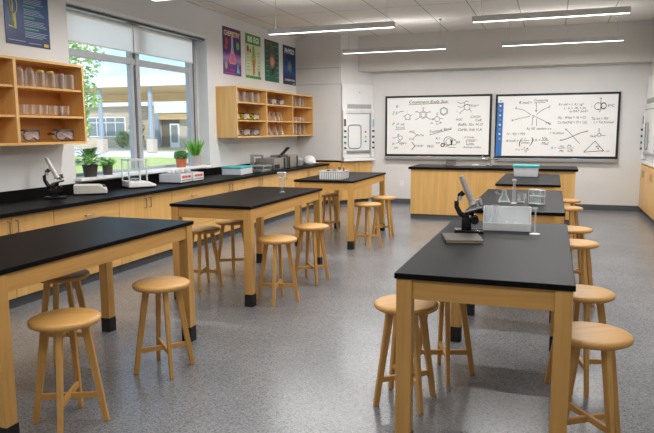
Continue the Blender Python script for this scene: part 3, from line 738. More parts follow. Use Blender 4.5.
L1((138, 92), (160, 96), (178, 100), (210, 122)); L1((126, 146), (160, 136), (205, 128)); T1('R', 122, 150, 14); T1('F', 138, 94, 14); L1((214, 126), (224, 124), (222, 134)); L1((234, 120), (262, 98), (290, 86)); T1('E', 286, 92, 16)
L1((228, 128), (280, 154), (300, 164)); T1('Mg', 276, 164, 14, 24); L1((216, 170), (218, 132)); L1((236, 138), (236, 172)); T1('Aq  NE  manhem is e', 190, 188, 16, 112)
T1('N; - 4(i) = M(l)', 102, 210, 15, 84); T1('A=mR,=', 98, 242, 16, 60); T1('(', 160, 254, 44); T1('r', 184, 232, 16); L1((168, 238), (206, 236)); T1('La(Rz)', 170, 250, 13, 36); T1(')', 206, 252, 44); T1('k k =', 220, 240, 18, 36); T1('Va', 264, 234, 18, 22); L1((260, 238), (292, 236)); T1('Ma2', 262, 256, 18, 30)
T1('= s =', 144, 282, 16, 36); T1('F w', 182, 276, 16, 22); L1((184, 280), (206, 279)); T1('9', 190, 292, 14)
T1('R= nH = 1, 4.1 ng\u00b2', 330, 82, 16, 108); T1('t - ti = -9L + Jm', 354, 98, 15, 94); T1('ta RAT amO', 378, 112, 15, 78)
T1('N\u2080 - 4Hea = 16 = Cl', 330, 140, 16, 120); T1('Cn NaOH{ = Tl = Cb}', 330, 162, 16, 126)
R1(500, 86, 16, 10); R1(522, 84, 12, 10, w=.014); L1((510, 50), (510, 100)); T1('m', 504, 54, 12); T1('- ', 470, 90, 14); T1('E=C,', 540, 88, 16, 28); T1('P', 504, 114, 14); L1((492, 72), (530, 70)); L1((492, 100), (530, 98))
T1('TLL em = 1RV', 474, 146, 16, 72); T1('I; = TeL:botmnd', 484, 162, 15, 84)
T1('= Audreye', 296, 208, 14, 62); L1((366, 188), (386, 206), (400, 222), (430, 254)); L1((346, 238), (374, 230), (400, 218), (430, 204), (462, 196), w=.012); T1('N', 362, 192, 12); T1('A', 340, 240, 12); T1('m', 450, 202, 12)
T1('K =', 306, 276, 16, 22); T1('m,', 342, 268, 16, 20); L1((336, 273), (364, 272)); T1('Mu', 342, 290, 16, 18); T1('-', 366, 276, 14); T1('M-', 376, 268, 16, 20); L1((374, 273), (404, 272)); T1('CR', 378, 290, 16, 22)
T1('S', 504, 196, 16); L1((510, 198), (510, 208)); R1(510, 214, 8, 5); L1((518, 216), (536, 218)); L1((502, 218), (482, 222)); T1('N', 472, 224, 14); T1('C', 488, 226, 14)
L1((494, 242), (448, 292), (532, 286), (494, 242), w=.011); L1((498, 264), (510, 280), (514, 264)); T1('N', 500, 270, 12); T1('e - m', 524, 292, 14, 32)
f.build('handwriting', M['ink'], t)
for (x, mm) in ((.82, 'blue'), (.88, 'blue'), (1.14, 'red'), (1.6, 'skyblue'), (1.68, 'blue')):
    MB().cyl((x, -.09, .072), (x+.08, -.088, .072), .008).build('marker_pen', M[mm], tray, smooth=True)

# wall outlet
t = thing('wall_outlet', 'white double power outlet low on the back wall', 'outlet', (-3.27, YB-.001, .38))
MB().bx(-.04, .04, -.008, 0, -.06, .06, .003).build('cover_plate', M['white'], t)
for z in (-.025, .025): MB().cyl((0, -.008, z), (0, -.011, z), .016, seg=14).build('socket', M['lgrey'], t)

# ------------------------------------------------------------------ teacher's bench
t = thing('demonstration_bench', 'long maple demonstration bench with black top below the whiteboards', 'bench', (-2.55, 12.0, FZ))
MB().bx(0, 2.95, .03, .9, 0, .09).build('toe_kick', M['kick'], t)
MB().bx(0, 2.95, 0, .92, .09, .865+Q, .003).build('front_panel', M['cz'], t)
MB().bx(-.04, 2.99, -.05, .96, .865+Q, .91+Q, .004).build('bench_top', M['top'], t)
t = thing('gas_tap', 'small silver twin gas tap at the middle of the demonstration bench', 'gas tap', (-1.12, 12.6, .91))
MB().lathe([(0, 0), (.04, 0), (.04, .01), (.014, .02), (.012, .17), (0, .17)], seg=14).build('post', M['chrome'], t, smooth=True)
for s in (-1, 1):
    o = MB().tube([(0, 0, .13), (s*.09, 0, .13), (s*.15, 0, .15), (s*.16, 0, .2)], .016).build('nozzle', M['chrome'], t, smooth=True)
    MB().bx(s*.05-.008, s*.05+.008, -.012, .012, .14, .19, .003).build('lever', M['chrome'], o)
t = thing('eraser_block', 'grey brown textured eraser block standing on the demonstration bench', 'eraser', (-1.88, 12.62, .91))
MB().bx(-.1, .1, -.04, .04, 0, .1, .006).build('felt', M['felt'], t); MB().bx(-.104, .104, -.042, .042, .1, .118, .004).build('grip', M['brownbook'], t)
t = thing('sample_tray', 'low silver tray lying on the demonstration bench near the gas tap', 'tray', (-1.5, 12.5, .911))
MB().bx(-.3, .3, -.05, .05, 0, .018, .004).build('tray_body', M['alu'], t); MB().tube([(.05, -.03, .02), (.12, 0, .03), (.16, .03, .022)], .01).build('tray_clip', M['lgrey'], t)

# ------------------------------------------------------------------ fume hoods
ang = math.atan2(B.y-A.y, B.x-A.x); HL = (B-A).length
def hood(loc, rz, L, label, ld=.12):
    t = thing('fume_hood', label, 'fume hood', loc, rz)
    zb = .93
    MB().bx(.0, L, -.05, -.002, 2.06, 2.64, .003).build('upper_panel', M['hood'], t)
    MB().cyl((L*.55, -.05, 2.46), (L*.55, -.056, 2.46), .012, seg=12).build('indicator', M['grey'], t)
    g = MB().bx(.13, L-.06, -.056, -.05, 2.09, 2.2).build('vent_grille', M['lgrey'], t)
    m = MB(); n = 26
    for k in range(n):
        x = .14+(L-.21)*k/n; m.bx(x, x+(L-.21)/n*.5, -.06, -.054, 2.10, 2.19)
    m.build('louvre', M['grey'], g)
    for x0, x1, nm in ((0, .09, 'post'), (L-.08, L, 'post')):
        MB().bx(x0, x1, -.09, -.002, zb+.06, 2.06, .004).build(nm, M['hood'], t)
    MB().bx(.09, L-.08, -.075, -.05, 1.99, 2.06, .003).build('sash_header', M['lgrey'], t)
    MB().bx(.09, L-.08, -.01, -.002, zb+.06, 2.0).build('back_liner', M['hood'], t)
    s = MB().bx(.10, L-.09, -.05, -.045, 1.12, 1.99).build('sash', M['sash'], t)
    MB().bx(.09, L-.08, -.07, -.035, 1.10, 1.15, .004).build('sash_handle', M['alu'], s)
    MB().bx(L-.115, L-.08, -.06, -.035, 1.15, 1.99, .003).build('sash_rail', M['grey'], s)
    # rounded loop outline on the sash
    pts = []
    x0, x1, z0, z1, r = .16, .52, 1.2, 1.73, .08
    for cx, cz, a0 in ((x1-r, z1-r, 0), (x0+r, z1-r, PI/2), (x0+r, z0+r, PI), (x1-r, z0+r, 1.5*PI)):
        for k in range(5): pts.append((cx+r*math.cos(a0+k*PI/8), -.058, cz+r*math.sin(a0+k*PI/8)))
    pts.append(pts[0])
    MB().tube(pts, .011, 6).build('loop_handle', M['grey'], s, smooth=True)
    for z, mm in ((1.57, 'red'), (1.46, 'limegreen'), (1.35, 'blue')):
        MB().bx(.635, .675, -.056, -.05, z-.02, z+.02).build('control_dot', M[mm], s)
    MB().bx(.02, .07, -.1, -.09, 1.70, 1.86, .003).build('control_plate', M['dgrey'], t)
    MB().bx(L-.055, L-.02, -.1, -.09, 1.68, 1.86, .003).build('blue_label', M['skyblue'], t)
    for px in (.045, L-.04):
        for z, mm in ((1.59, 'dgrey'), (1.46, 'green' if px < .1 else 'dgrey'), (1.33, 'green' if px < .1 else 'dgrey'), (1.21, 'dgrey')):
            MB().cyl((px, -.09, z), (px, -.125, z), .024, .02, 12).build('valve_knob', M[mm], t, smooth=True)
    MB().bx(-.01, L+.0, -ld-.01, -.002, zb-.02, zb+.045, .006).build('ledge', M['white'], t)
    return t
hood((A.x, A.y, 0), ang, HL, 'white fume hood set in the corner left of the whiteboards')
t = thing('hood_cabinet', 'maple base cabinet under the corner fume hood beside the left counter end', 'cabinet', (A.x, A.y, FZ))
pa = [(XW+.85-A.x, 0), (0, 0), (B.x-A.x, B.y-A.y), (XW+.85-A.x, B.y-A.y)]
MB().prism([(XW+.002-A.x, .002), (0, .002), (B.x-A.x-.002, B.y-A.y-.002), (XW+.002-A.x, B.y-A.y-.002)], 0.1, .885+Q).build('carcass', M['cz'], t)
MB().prism([(XW+.002-A.x, .05), (-.06, .05), (B.x-A.x-.08, B.y-A.y-.002), (XW+.002-A.x, B.y-A.y-.002)], 0, .1).build('toe_kick', M['kick'], t)
for s0, s1, hs in ((.01, HL/2-.003, HL/2-.06), (HL/2+.003, HL-.03, HL/2+.06)):
    d = MB().bx(s0, s1, -.02, 0, .105, .88+Q, .002).build('door', M['cz'], t, rot=(0, 0, ang))
    m = MB(); m.tube([(hs, -.02, .66+Q), (hs, -.045, .66+Q), (hs, -.045, .78+Q), (hs, -.02, .78+Q)], .006, 6); m.build('handle', M['steel'], d, smooth=True)
# right hood: column, hood, cabinet (front plane x = 1.72, facing -X)
struct(MB().bx(1.8, XR, 11.2, YB, .93, ZC).build('wall_bay', M['wall']))
hood((1.8, YB-.01, 0), -PI/2, 2.0, 'white fume hood on the right wall, cut by the photo edge', .06)
t = thing('hood_cabinet', 'maple base cabinet under the right wall fume hood', 'cabinet', (1.8, YB, FZ), -PI/2)
MB().bx(.02, 2.2, -.06, .44, 0.1, .885+Q, .002).build('carcass', M['cz'], t)
MB().bx(.02, 2.2, 0, .44, 0, .1).build('toe_kick', M['kick'], t)
for k in range(4):
    a = .03+k*.54; d = MB().bx(a, a+.53, -.08, -.06, .105, .88+Q, .002).build('door', M['cz'], t)
    hs = a+(.47 if k % 2 == 0 else .06)
    MB().tube([(hs, -.08, .66+Q), (hs, -.105, .66+Q), (hs, -.105, .78+Q), (hs, -.08, .78+Q)], .006, 6).build('handle', M['steel'], d, smooth=True)

# ------------------------------------------------------------------ lab tables
def table(x0, x1, y0, y1, label):
    t = thing('lab_table', label, 'table', (x0, y0, FZ), 0, 'black-topped maple lab tables'); w, l = x1-x0, y1-y0
    MB().bx(0, w, 0, l, .871+Q, .9+Q, .004).build('tabletop', M['top'], t)
    i, s = .009, .08
    for a in (i, w-i-s):
        for b in (i, l-i-s):
            g = MB().bx(a, a+s, b, b+s, .004, .87+Q, .004).build('leg', M['wz'], t)
            MB().bx(a-.003, a+s+.003, b-.003, b+s+.003, 0, .122, .003).build('foot_cap', M['rubber'], g)
    for b in (i+.012, l-i-.012-.026): MB().bx(i+s, w-i-s, b, b+.026, .765+Q, .87+Q, .002).build('apron', M['wx'], t)
    for a in (i+.012, w-i-.012-.026): MB().bx(a, a+.026, i+s, l-i-s, .765+Q, .87+Q, .002).build('apron', M['wy'], t)
    return t
table(-.732, .128, 3.07, 5.10, 'lab table with the black microscope, front of the right column')
table(-.715, .125, 5.77, 7.86, 'lab table with the conical flask and rack, middle of the right column')
table(-.70, .120, 8.65, 10.75, 'lab table with the teal-lidded tub, last of the right column')
table(-3.60, -2.705, 2.45, 4.40, 'empty lab table at the front left, cut by the photo edge')
table(-3.585, -2.685, 5.39, 7.40, 'lab table with a lone glass column, middle of the left column')
table(-3.55, -2.64, 8.54, 10.42, 'lab table with the clear basket of bottles, back of the left column')

# ------------------------------------------------------------------ stools
def make_stool(label):
    HS = .56+Q
    t = thing('wooden_stool', label, 'stool', (0, 0, 0), 0, 'round maple lab stools')
    R = .2
    MB().lathe([(0, HS-.038), (R-.012, HS-.038), (R-.003, HS-.032), (R, HS-.02), (R-.002, HS-.010), (R-.012, HS-.003), (R-.03, HS), (0, HS)], seg=48).build('seat', M['wx'], t, smooth=True, autos=60)
    for k in range(4):
        a = PI/2*k; d = Vector((math.cos(a), math.sin(a), 0)); tx = Vector((-d.y, d.x, 0))
        m = MB(); m.taper(d*.108+Vector((0, 0, HS-.038)), d*.203, (.034, .046), (.026, .034), tx)
        o = m.build('leg', M['wz'], t)
        bv = o.modifiers.new('edge', 'BEVEL'); bv.width = .005; bv.segments = 2
    for k in range(2):
        a = PI/2*k; d = Vector((math.cos(a), math.sin(a), 0)); tx = Vector((-d.y, d.x, 0)); z = .165+k*.008
        r = .203-(.203-.108)*z/(HS-.038)
        m = MB(); rot = Matrix.Rotation(a, 4, 'Z'); m.box((0, 0, z), (2*r, .022, .034), rot, .003)
        m.build('stretcher', M['wx'] if k == 0 else M['wy'], t)
    return t
S = [(-2.625, 2.84, 25, 'maple stool nearest the camera, beside the empty front left table'),
     (-2.58, 3.74, 47, 'maple stool in the aisle at the far end of the front left table'),
     (-3.46, 3.74, 20, 'maple stool tucked behind the front left table, mostly under its top'),
     (-3.59, 6.01, 15, 'maple stool on the window side of the middle left table, nearer one'),
     (-3.57, 6.67, 30, 'maple stool on the window side of the middle left table, farther one'),
     (-2.55, 5.69, 12, 'maple stool in the aisle by the middle left table, nearer of two'),
     (-2.53, 6.58, 38, 'maple stool in the aisle by the middle left table, farther of two'),
     (-3.5, 8.98, 20, 'nearer maple stool on the window side of the back left table'),
     (-3.52, 9.91, 40, 'farther maple stool on the window side of the back left table'),
     (-2.51, 8.84, 25, 'maple stool in the aisle by the back left table, nearer of two'),
     (-2.52, 9.78, 50, 'maple stool in the aisle by the back left table, farther of two'),
     (-0.82, 3.77, 40, 'maple stool left of the microscope table, behind its front left leg'),
     (-0.66, 4.28, 18, 'maple stool pushed under the microscope table from the left'),
     (.235, 3.50, 35, 'maple stool at the right front corner of the microscope table'),
     (.225, 4.40, 12, 'second maple stool along the right side of the microscope table'),
     (0.25, 6.34, 30, 'nearer maple stool right of the middle right table'),
     (0.24, 7.24, 55, 'farther maple stool right of the middle right table'),
     (0.225, 9.18, 20, 'nearer maple stool right of the table with the teal tub'),
     (0.235, 10.16, 40, 'farther maple stool right of the table with the teal tub')]
proto = None
for x, y, a, lab in S:
    if proto is None:
        proto = make_stool(lab); proto.location = (x, y, FZ); proto.rotation_euler = (0, 0, math.radians(a))
    else: dup(proto, (x, y, FZ), math.radians(a), lab)

# ------------------------------------------------------------------ pendant lights
def make_pendant(label):
    L = 2.06
    t = thing('pendant_light', label, 'pendant light', (0, 0, 0), 0, 'linear pendant lights')
    MB().bx(0, L, -.045, .045, .003, .085, .002).build('housing', M['fix'], t)
    MB().bx(.012, L-.012, -.04, .04, .0, .005).build('diffuser', M['led'], t)
    for x in (.12, L-.12):
        c = MB().cyl((x, 0, .08), (x, 0, ZC-3.135-.0), .0035, seg=6).build('cable', M['grey'], t)
        MB().lathe([(0, ZC-3.135-.03), (.022, ZC-3.135-.03), (.032, ZC-3.135), (0, ZC-3.135)], (x, 0, 0), 14).build('canopy_cap', M['grey'], c, smooth=True)
    return t
PL = [(-4.36, 9.54, 'linear pendant light hanging over the middle of the left column'), (-1.16, 9.54, 'linear pendant light hanging highest in view over the right column'),
      (-4.05, 12.43, 'far left linear pendant light in front of the ceiling beam'), (-.96, 12.43, 'far right linear pendant light above the right whiteboard'),
      (-4.50, 6.58, 'linear pendant light just showing at the top photo edge above the window')]
lights = []
pp = None
for x, y, lab in PL:
    if pp is None: pp = make_pendant(lab); pp.location = (x, y, 3.135)
    else: dup(pp, (x, y, 3.135), 0, lab)
    lights.append((x, y))
lights += [(-1.2, 6.58), (-4.4, 3.6), (-1.2, 3.6), (-4.4, .7), (-1.2, .7)]  # unseen pendants continuing the rows, added to light the room
for x, y in lights[5:]:
    dup(pp, (x, y, 3.135), 0, 'linear pendant light out of the photo frame')
def area(name, loc, rot, sx, sy, e, c=(1, 1, 1)):
    l = bpy.data.lights.new(name, 'AREA'); l.shape = 'RECTANGLE'; l.size = sx; l.size_y = sy; l.energy = e; l.color = c
    o = bpy.data.objects.new(name, l); col.objects.link(o); o.location = loc; o.rotation_euler = rot
    return o
E_DOWN, E_UP = 56, 5
for x, y in lights:
    area('pendant_lamp_down', (x+1.03, y, 3.133), (0, 0, 0), 2.02, .075, E_DOWN*(.55 if y < 5 else 1), (1, .99, .98))
    area('ceiling_fill_up', (x+1.03, y, 3.223), (PI, 0, 0), 2.02, .07, E_UP, (1, .99, .98))  # fill lamp added above each pendant to brighten the ceiling

# ------------------------------------------------------------------ microscopes
def microscope(loc, rz, label, tubemat, sc=1.0):
    t = thing('microscope', label, 'microscope', loc, rz); t.scale = (sc,)*3
    m = MB(); m.bx(-.095, .0, -.06, .06, 0, .028, .006); m.bx(-.02, .125, -.06, -.03, 0, .024, .006); m.bx(-.02, .125, .03, .06, 0, .024, .006); m.build('base', M['scope'], t, smooth=True)
    m = MB(); m.box((-.005, 0, .07), (.075, .05, .09), None, .008); m.box((-.01, 0, .125), (.05, .045, .05), Matrix.Rotation(-.2, 4, 'Y'), .008); m.build('pillar', M['scope'], t, smooth=True)
    m = MB(); m.tube([(-.01, 0, .12), (-.055, 0, .15), (-.082, 0, .2), (-.084, 0, .245), (-.062, 0, .29), (-.03, 0, .315)], [.022, .021, .019, .019, .02, .022], 10); m.build('arm', M['scope'], t, smooth=True)
    k = MB(); k.cyl((.055, -.065, .105), (.055, .065, .105), .012); k.cyl((.055, -.075, .105), (.055, -.045, .105), .032, .03, 18); k.cyl((.055, .045, .105), (.055, .075, .105), .03, .032, 18); k.cyl((0, 0, .105), (.055, 0, .105), .014); k.build('focus_knob', M['scope'], t, smooth=True)
    k = MB(); k.cyl((-.055, -.05, .272), (-.055, .05, .272), .017, seg=14); k.build('fine_knob', M['scopegrey'], t, smooth=True)
    d0, d1 = Vector((.036, 0, .235)), Vector((-.04, 0, .41)); u = (d1-d0).normalized()
    b = MB(); b.cyl(d0, d1, .024, .021, 18); b.cyl(d0+u*.05, d0+u*.065, .027, None, 18); b.cyl(d1-u*.012, d1, .025, None, 18); b.build('body_tube', M[tubemat], t, smooth=True)
    b = MB(); b.cyl(d1, d1+u*.035, .017, .019, 16); b.build('eyepiece', M['scopegrey'], t, smooth=True)
    n = MB(); n.cyl(d0-u*.012, d0+u*.006, .036, .03, 18); n.build('nosepiece', M['scopegrey'], t, smooth=True)
    for dx, L in ((-.002, .04), (.036, .055), (.07, .045)):
        p = d0+Vector((dx*.7, 0, .012+dx*.25)); q = p+Vector((.018, 0, -L)); o = MB(); o.cyl(p, q, .017, .012, 12); o.build('objective', M['chrome' if tubemat == 'scopelight' else 'scopegrey'], t, smooth=True)
    s = MB(); s.box((.045, 0, .176), (.135, .115, .012), Matrix.Rotation(-.27, 4, 'Y'), .003); s.build('stage', M['black'], t)
    s = MB(); s.cyl((.03, 0, .135), (.035, 0, .168), .02, .024); s.build('condenser', M['scope'], t, smooth=True)
    return t
microscope((-.545, 4.47, .9), math.radians(8), 'black and grey microscope standing on the front right table beside the notebook', 'scopegrey', .9)
microscope((-5.33, 5.72, HC+.001), math.radians(42), 'black and silver microscope standing on the window counter below the goggles', 'scopelight', 1.05)

# ------------------------------------------------------------------ things on the front right table
t = thing('closed_notebook', 'dark brown closed notebook lying in front of the table microscope', 'notebook', (-.54, 4.17, .9), math.radians(14))
MB().bx(-.115, .115, -.15, .13, .003, .017).build('page_block', M['paper'], t)
m = MB(); m.bx(-.122, .12, -.157, .137, .017, .020, .001); m.bx(-.122, .12, -.157, .137, 0, .003); m.bx(-.122, -.116, -.157, .137, .0, .02); m.build('cover', M['brownbook'], t)
t = thing('storage_bin', 'open white plastic bin with low front, right of the table microscope', 'bin', (-.285, 4.62, .9), math.radians(4))
hw, dp, hb, hf = .165, .2, .155, .055
m = MB(); m.bx(-hw, hw, -.0, dp, 0, .006); m.build('bin_floor', M['tub'], t)
m = MB(); m.bx(-hw, hw, 0, .006, .006, hf, .002); m.build('front_wall', M['tub'], t)
m = MB(); m.bx(-hw, hw, dp-.006, dp, .006, hb, .002); m.build('back_wall', M['tub'], t)
for x in (-hw, hw-.005):
    m = MB(); pr = [(0.006, .006), (dp-.006, .006), (dp-.006, hb), (.055, hb), (.006, hf)]
    a = [m.bm.verts.new((x, y, z)) for y, z in pr]; b = [m.bm.verts.new((x+.005, y, z)) for y, z in pr]
    m.bm.faces.new(a); m.bm.faces.new(b[::-1])
    for i in range(5): m.bm.faces.new((a[i], a[(i+1) % 5], b[(i+1) % 5], b[i]))
    m.build('side_wall', M['tub'], t)
tag(flask_mb(.058, .165).build('conical_flask', M['glassware'], None, (-.375, 4.71, .907), smooth=True), 'clear conical flask standing inside the white bin', 'flask')
tag(MB().lathe([(0, 0), (.028, 0), (.034, .045), (.04, .05), (.034, .048), (.028, .006), (0, .005)], seg=18).build('small_beaker', M['glassware'], None, (-.26, 4.71, .907), smooth=True), 'small clear beaker inside the white bin', 'beaker')
t = thing('glass_stand', 'slim clear stand on a small round foot at the right of the white bin', 'stand', (-.092, 4.53, .9))
MB().lathe([(0, 0), (.036, 0), (.036, .004), (.012, .009), (0, .009)], seg=20).build('round_foot', M['lgrey'], t, smooth=True)
MB().cyl((0, 0, .008), (0, 0, .185), .0055, seg=10).build('rod', M['acrylic'], t, smooth=True)
MB().box((-.012, 0, .18), (.05, .014, .014), None, .003).build('cross_piece', M['acrylic'], t)

# middle right table
t = thing('side_arm_flask', 'clear conical side-arm flask on the middle right table', 'flask', (-.43, 6.41, .9))
flask_mb(.062, .125).build('flask_body', M['glassware'], t, smooth=True)
MB().tube([(-.03, 0, .075), (-.06, 0, .09), (-.085, 0, .1)], .008).build('side_arm', M['glassware'], t, smooth=True)
t = thing('clamp_stand', 'thin upright clear column between flask and beaker on the middle right table', 'stand', (-.335, 6.36, .9))
MB().lathe([(0, 0), (.03, 0), (.03, .006), (.012, .012), (0, .012)], seg=16).build('foot', M['lgrey'], t, smooth=True)
MB().cyl((0, 0, .01), (0, 0, .225), .013, seg=14).build('column', M['acrylic'], t, smooth=True)
MB().box((0, 0, .23), (.04, .03, .018), None, .004).build('top_cap', M['lgrey'], t)
tag(beaker_mb(.038, .085).build('small_beaker', M['glassware'], None, (-.265, 6.44, .9), smooth=True), 'small clear beaker right of the thin column on the middle right table', 'beaker')
t = thing('test_tube_rack', 'white wire test tube rack standing on the middle right table', 'rack', (-.125, 6.35, .9), math.radians(-38)); t.scale = (.78, .78, .9)
m = MB()
for z in (.01, .09, .155):
    m.bx(-.095, .095, -.045, .045, z-.004, z+.004)
for x in (-.09, .09):
    for y in (-.04, .04): m.cyl((x, y, 0), (x, y, .16), .005, seg=8)
m.build('rack_frame', M['acrylic'], t)
for k in range(5):
    for y in (-.02, .02):
        MB().lathe([(0, .014), (.008, .018), (.012, .03), (.012, .165), (.014, .168), (.01, .168), (.01, .03), (0, .02)], (-.068+k*.034, y, 0), 10).build('test_tube', M['glassware'], t, smooth=True)
def tub(loc, rz, w, d, h, label, lidh=.035):
    t = thing('lidded_tub', label, 'tub', loc, rz)
    m = MB(); g = bmesh.ops.create_cube(m.bm, size=1)['verts']
    for v in g:
        k = 1.0 if v.co.z > 0 else .93; v.co = Vector((v.co.x*w*k, v.co.y*d*k, (v.co.z+.5)*h))
    bmesh.ops.bevel(m.bm, geom=list(m.bm.edges), offset=.008, segments=2, affect='EDGES')
    m.build('tub_body', M['tub'], t, smooth=True)
    m = MB(); m.box((0, 0, h+lidh/2-.004), (w*1.05, d*1.05, lidh), None, .008); m.build('lid', M['teal'], t, smooth=True)
tub((-.365, 10.12, .9), 0, .365, .25, .145, 'white tub with teal lid on the last right table')

# middle left table: glass column
t = thing('glass_column', 'lone clear glass column with wide top on the middle left table', 'glassware', (-2.93, 6.70, .9))
MB().lathe([(0, 0), (.034, 0), (.034, .008), (.014, .018), (.013, .06), (.03, .075), (.034, .16), (.034, .165), (.048, .18), (.05, .235), (.046, .235), (.044, .185), (.029, .168), (.026, .08), (0, .07)], seg=22).build('glass_body', M['glassware'], t, smooth=True)
MB().lathe([(.05, .225), (.056, .232), (.05, .24), (.044, .232), (.05, .225)], seg=22).build('rim_band', M['acrylic'], t, smooth=True)
# back left table: basket
t = thing('bottle_basket', 'clear ribbed plastic basket on the back left table', 'basket', (-3.03, 8.86, .9), 0)
w, d, h = .33, .36, .115
m = MB(); m.bx(-w/2, w/2, -d/2, d/2, 0, .006)
for s in (-1, 1):
    m.bx(-w/2, w/2, s*d/2-.004, s*d/2+.004, .006, h); m.bx(s*w/2-.004, s*w/2+.004, -d/2+.004, d/2-.004, .006, h)
m.build('basket_body', M['acrylic'], t)
m = MB()
for k in range(12):
    x = -w/2+w*(k+.5)/12
    for s in (-1, 1): m.bx(x-.007, x+.007, s*(d/2+.005)-.004, s*(d/2+.005)+.004, .01, h-.008)
    y = -d/2+d*(k+.5)/12
    for s in (-1, 1): m.bx(s*(w/2+.005)-.004, s*(w/2+.005)+.004, y-.007, y+.007, .01, h-.008)
m.build('rib', M['lgrey'], t)
m = MB()
for s in (-1, 1):
    m.bx(-w/2-.012, w/2+.012, s*(d/2+.006)-.01, s*(d/2+.006)+.01, h, h+.01); m.bx(s*(w/2+.006)-.01, s*(w/2+.006)+.01, -d/2+.004, d/2-.004, h, h+.01)
m.build('rim', M['tub'], t)
for i, (x, y, r, hh, bm_, cm, lab) in enumerate(((-.10, .02, .032, .125, 'grey', 'dgrey', 'small grey jar at the left in the clear basket'), (-.02, .06, .036, .13, 'lgrey', 'grey', 'round grey jar near the middle of the clear basket'),
        (.065, .05, .036, .165, 'paper', 'green', 'cream bottle with dark green cap in the clear basket'), (.12, .08, .018, .16, 'black', 'red', 'slim black bottle with red cap in the clear basket'))):
    b = thing('reagent_bottle', lab, 'bottle', (-3.03+x, 8.86+y, .907), 0, 'bottles in the clear basket')
    MB().lathe([(0, 0), (r, 0), (r, hh*.62), (r*.5, hh*.74), (r*.5, hh*.8), (0, hh*.8)], seg=16).build('bottle_body', M[bm_], b, smooth=True)
    MB().lathe([(0, hh*.8), (r*.6, hh*.8), (r*.6, hh), (0, hh)], seg=14).build('bottle_cap', M[cm], b, smooth=True)

# ------------------------------------------------------------------ things on the window counter
t = thing('hot_plate', 'low beige laboratory box with sloped control panel beside the counter microscope', 'hot plate', (-5.30, 6.30, HC+.001), math.radians(38))
m = MB(); pr = [(-.19, 0), (.19, 0), (.185, .045), (.1, .1), (-.19, .105)]
a = [m.bm.verts.new((x, -.13, z+.012)) for x, z in pr]; b = [m.bm.verts.new((x, .13, z+.012)) for x, z in pr]
m.bm.faces.new(a); m.bm.faces.new(b[::-1])
for i in range(5): m.bm.faces.new((a[i], a[(i+1) % 5], b[(i+1) % 5], b[i]))
o = m.build('case', M['beige'], t); bv = o.modifiers.new('edge', 'BEVEL'); bv.width = .006; bv.segments = 2
rp = Matrix.Rotation(.575, 4, 'Y')
m = MB(); m.box((.147, 0, .087), (.085, .2, .004), rp); p = m.build('control_panel', M['lgrey'], t)
for y, mm in ((-.06, 'dgrey'), (.0, 'red'), (.06, 'dgrey')):
    MB().cyl((.147, y, .087), (.158, y, .104), .017, .014, 12).build('knob', M[mm], p, smooth=True)
m = MB()
for x in (-.16, .16):
    for y in (-.11, .11): m.cyl((x, y, 0), (x, y, .013), .015, seg=10)
m.build('foot', M['rubber'], t)

t = thing('analytical_balance', 'white analytical balance with open glass draft frame below the window mullion', 'balance', (-5.30, 7.20, HC+.001), math.radians(55)); t.scale = (1.15, 1.25, 1.15)
m = MB(); pr = [(-.13, 0), (.2, 0), (.2, .025), (.12, .06), (-.13, .075)]
a = [m.bm.verts.new((x, -.12, z+.01)) for x, z in pr]; b = [m.bm.verts.new((x, .12, z+.01)) for x, z in pr]
m.bm.faces.new(a); m.bm.faces.new(b[::-1])
for i in range(5): m.bm.faces.new((a[i], a[(i+1) % 5], b[(i+1) % 5], b[i]))
o = m.build('case', M['white'], t); bv = o.modifiers.new('edge', 'BEVEL'); bv.width = .012; bv.segments = 3
m = MB(); m.box((.15, 0, .06), (.06, .11, .004), Matrix.Rotation(.4, 4, 'Y')); m.build('display', M['grey'], t)
m = MB(); m.cyl((-.01, 0, .075), (-.01, 0, .1), .01); m.lathe([(0, .1), (.055, .1), (.06, .106), (0, .106)], (-.01, 0, 0), 20); m.build('weighing_pan', M['steel'], t, smooth=True)
m = MB(); fh = .33
for x in (-.12, .09):
    for y in (-.11, .11): m.bx(x-.007, x+.007, y-.007, y+.007, .07, fh)
for y in (-.11, .11): m.bx(-.127, .097, y-.007, y+.007, fh-.012, fh+.006)
for x in (-.12, .09): m.bx(x-.007, x+.007, -.117, .117, fh-.012, fh+.006)
m.build('draft_frame', M['tub'], t)
m = MB()
for y in (-.11, .11): m.bx(-.115, .085, y-.002, y+.002, .075, fh-.012)
m.build('draft_glass', M['pane'], t)

for i, (y, lab) in enumerate(((8.06, 'grey instrument box with red labels on the window counter, left of two'), (8.40, 'grey instrument box with red labels on the window counter, right of two'))):
    t = thing('instrument_box', lab, 'instrument', (-5.22, y, HC+.001), math.radians(0), 'grey instruments with red labels')
    MB().bx(-.2, .17, -.15, .15, .012, .13, .006).build('case', M['lgrey'], t)
    m = MB(); m.bx(-.18, .13, -.13, .13, 0, .012); m.build('plinth', M['dgrey'], t)
    m = MB()
    for k in range(3): m.bx(.17, .174, -.11+k*.08, -.05+k*.08, .075, .105)
    m.build('red_label', M['red'], t)
    MB().bx(.17, .173, -.13, .13, .035, .05).build('front_slot', M['grey'], t)
    m = MB()
    for k in range(3):
        m.cyl((-.1+random.uniform(-.04, .1), -.09+k*.09, .13), (-.1+random.uniform(-.04, .1), -.09+k*.09, .165), .03, .025, 12)
    m.build('top_knob', M['beige'], t, smooth=True)
    MB().bx(-.16, .1, -.12, .12, .13, .14, .003).build('top_plate', M['grey'], t)

t = thing('sample_case', 'flat white case with teal lid on the window counter before the sink', 'case', (-5.24, 9.98, HC+.001), math.radians(6))
MB().bx(-.15, .2, -.29, .29, 0, .105, .008).build('case_body', M['tub'], t)
MB().bx(-.155, .205, -.295, .295, .105, .135, .008).build('lid', M['teal'], t)

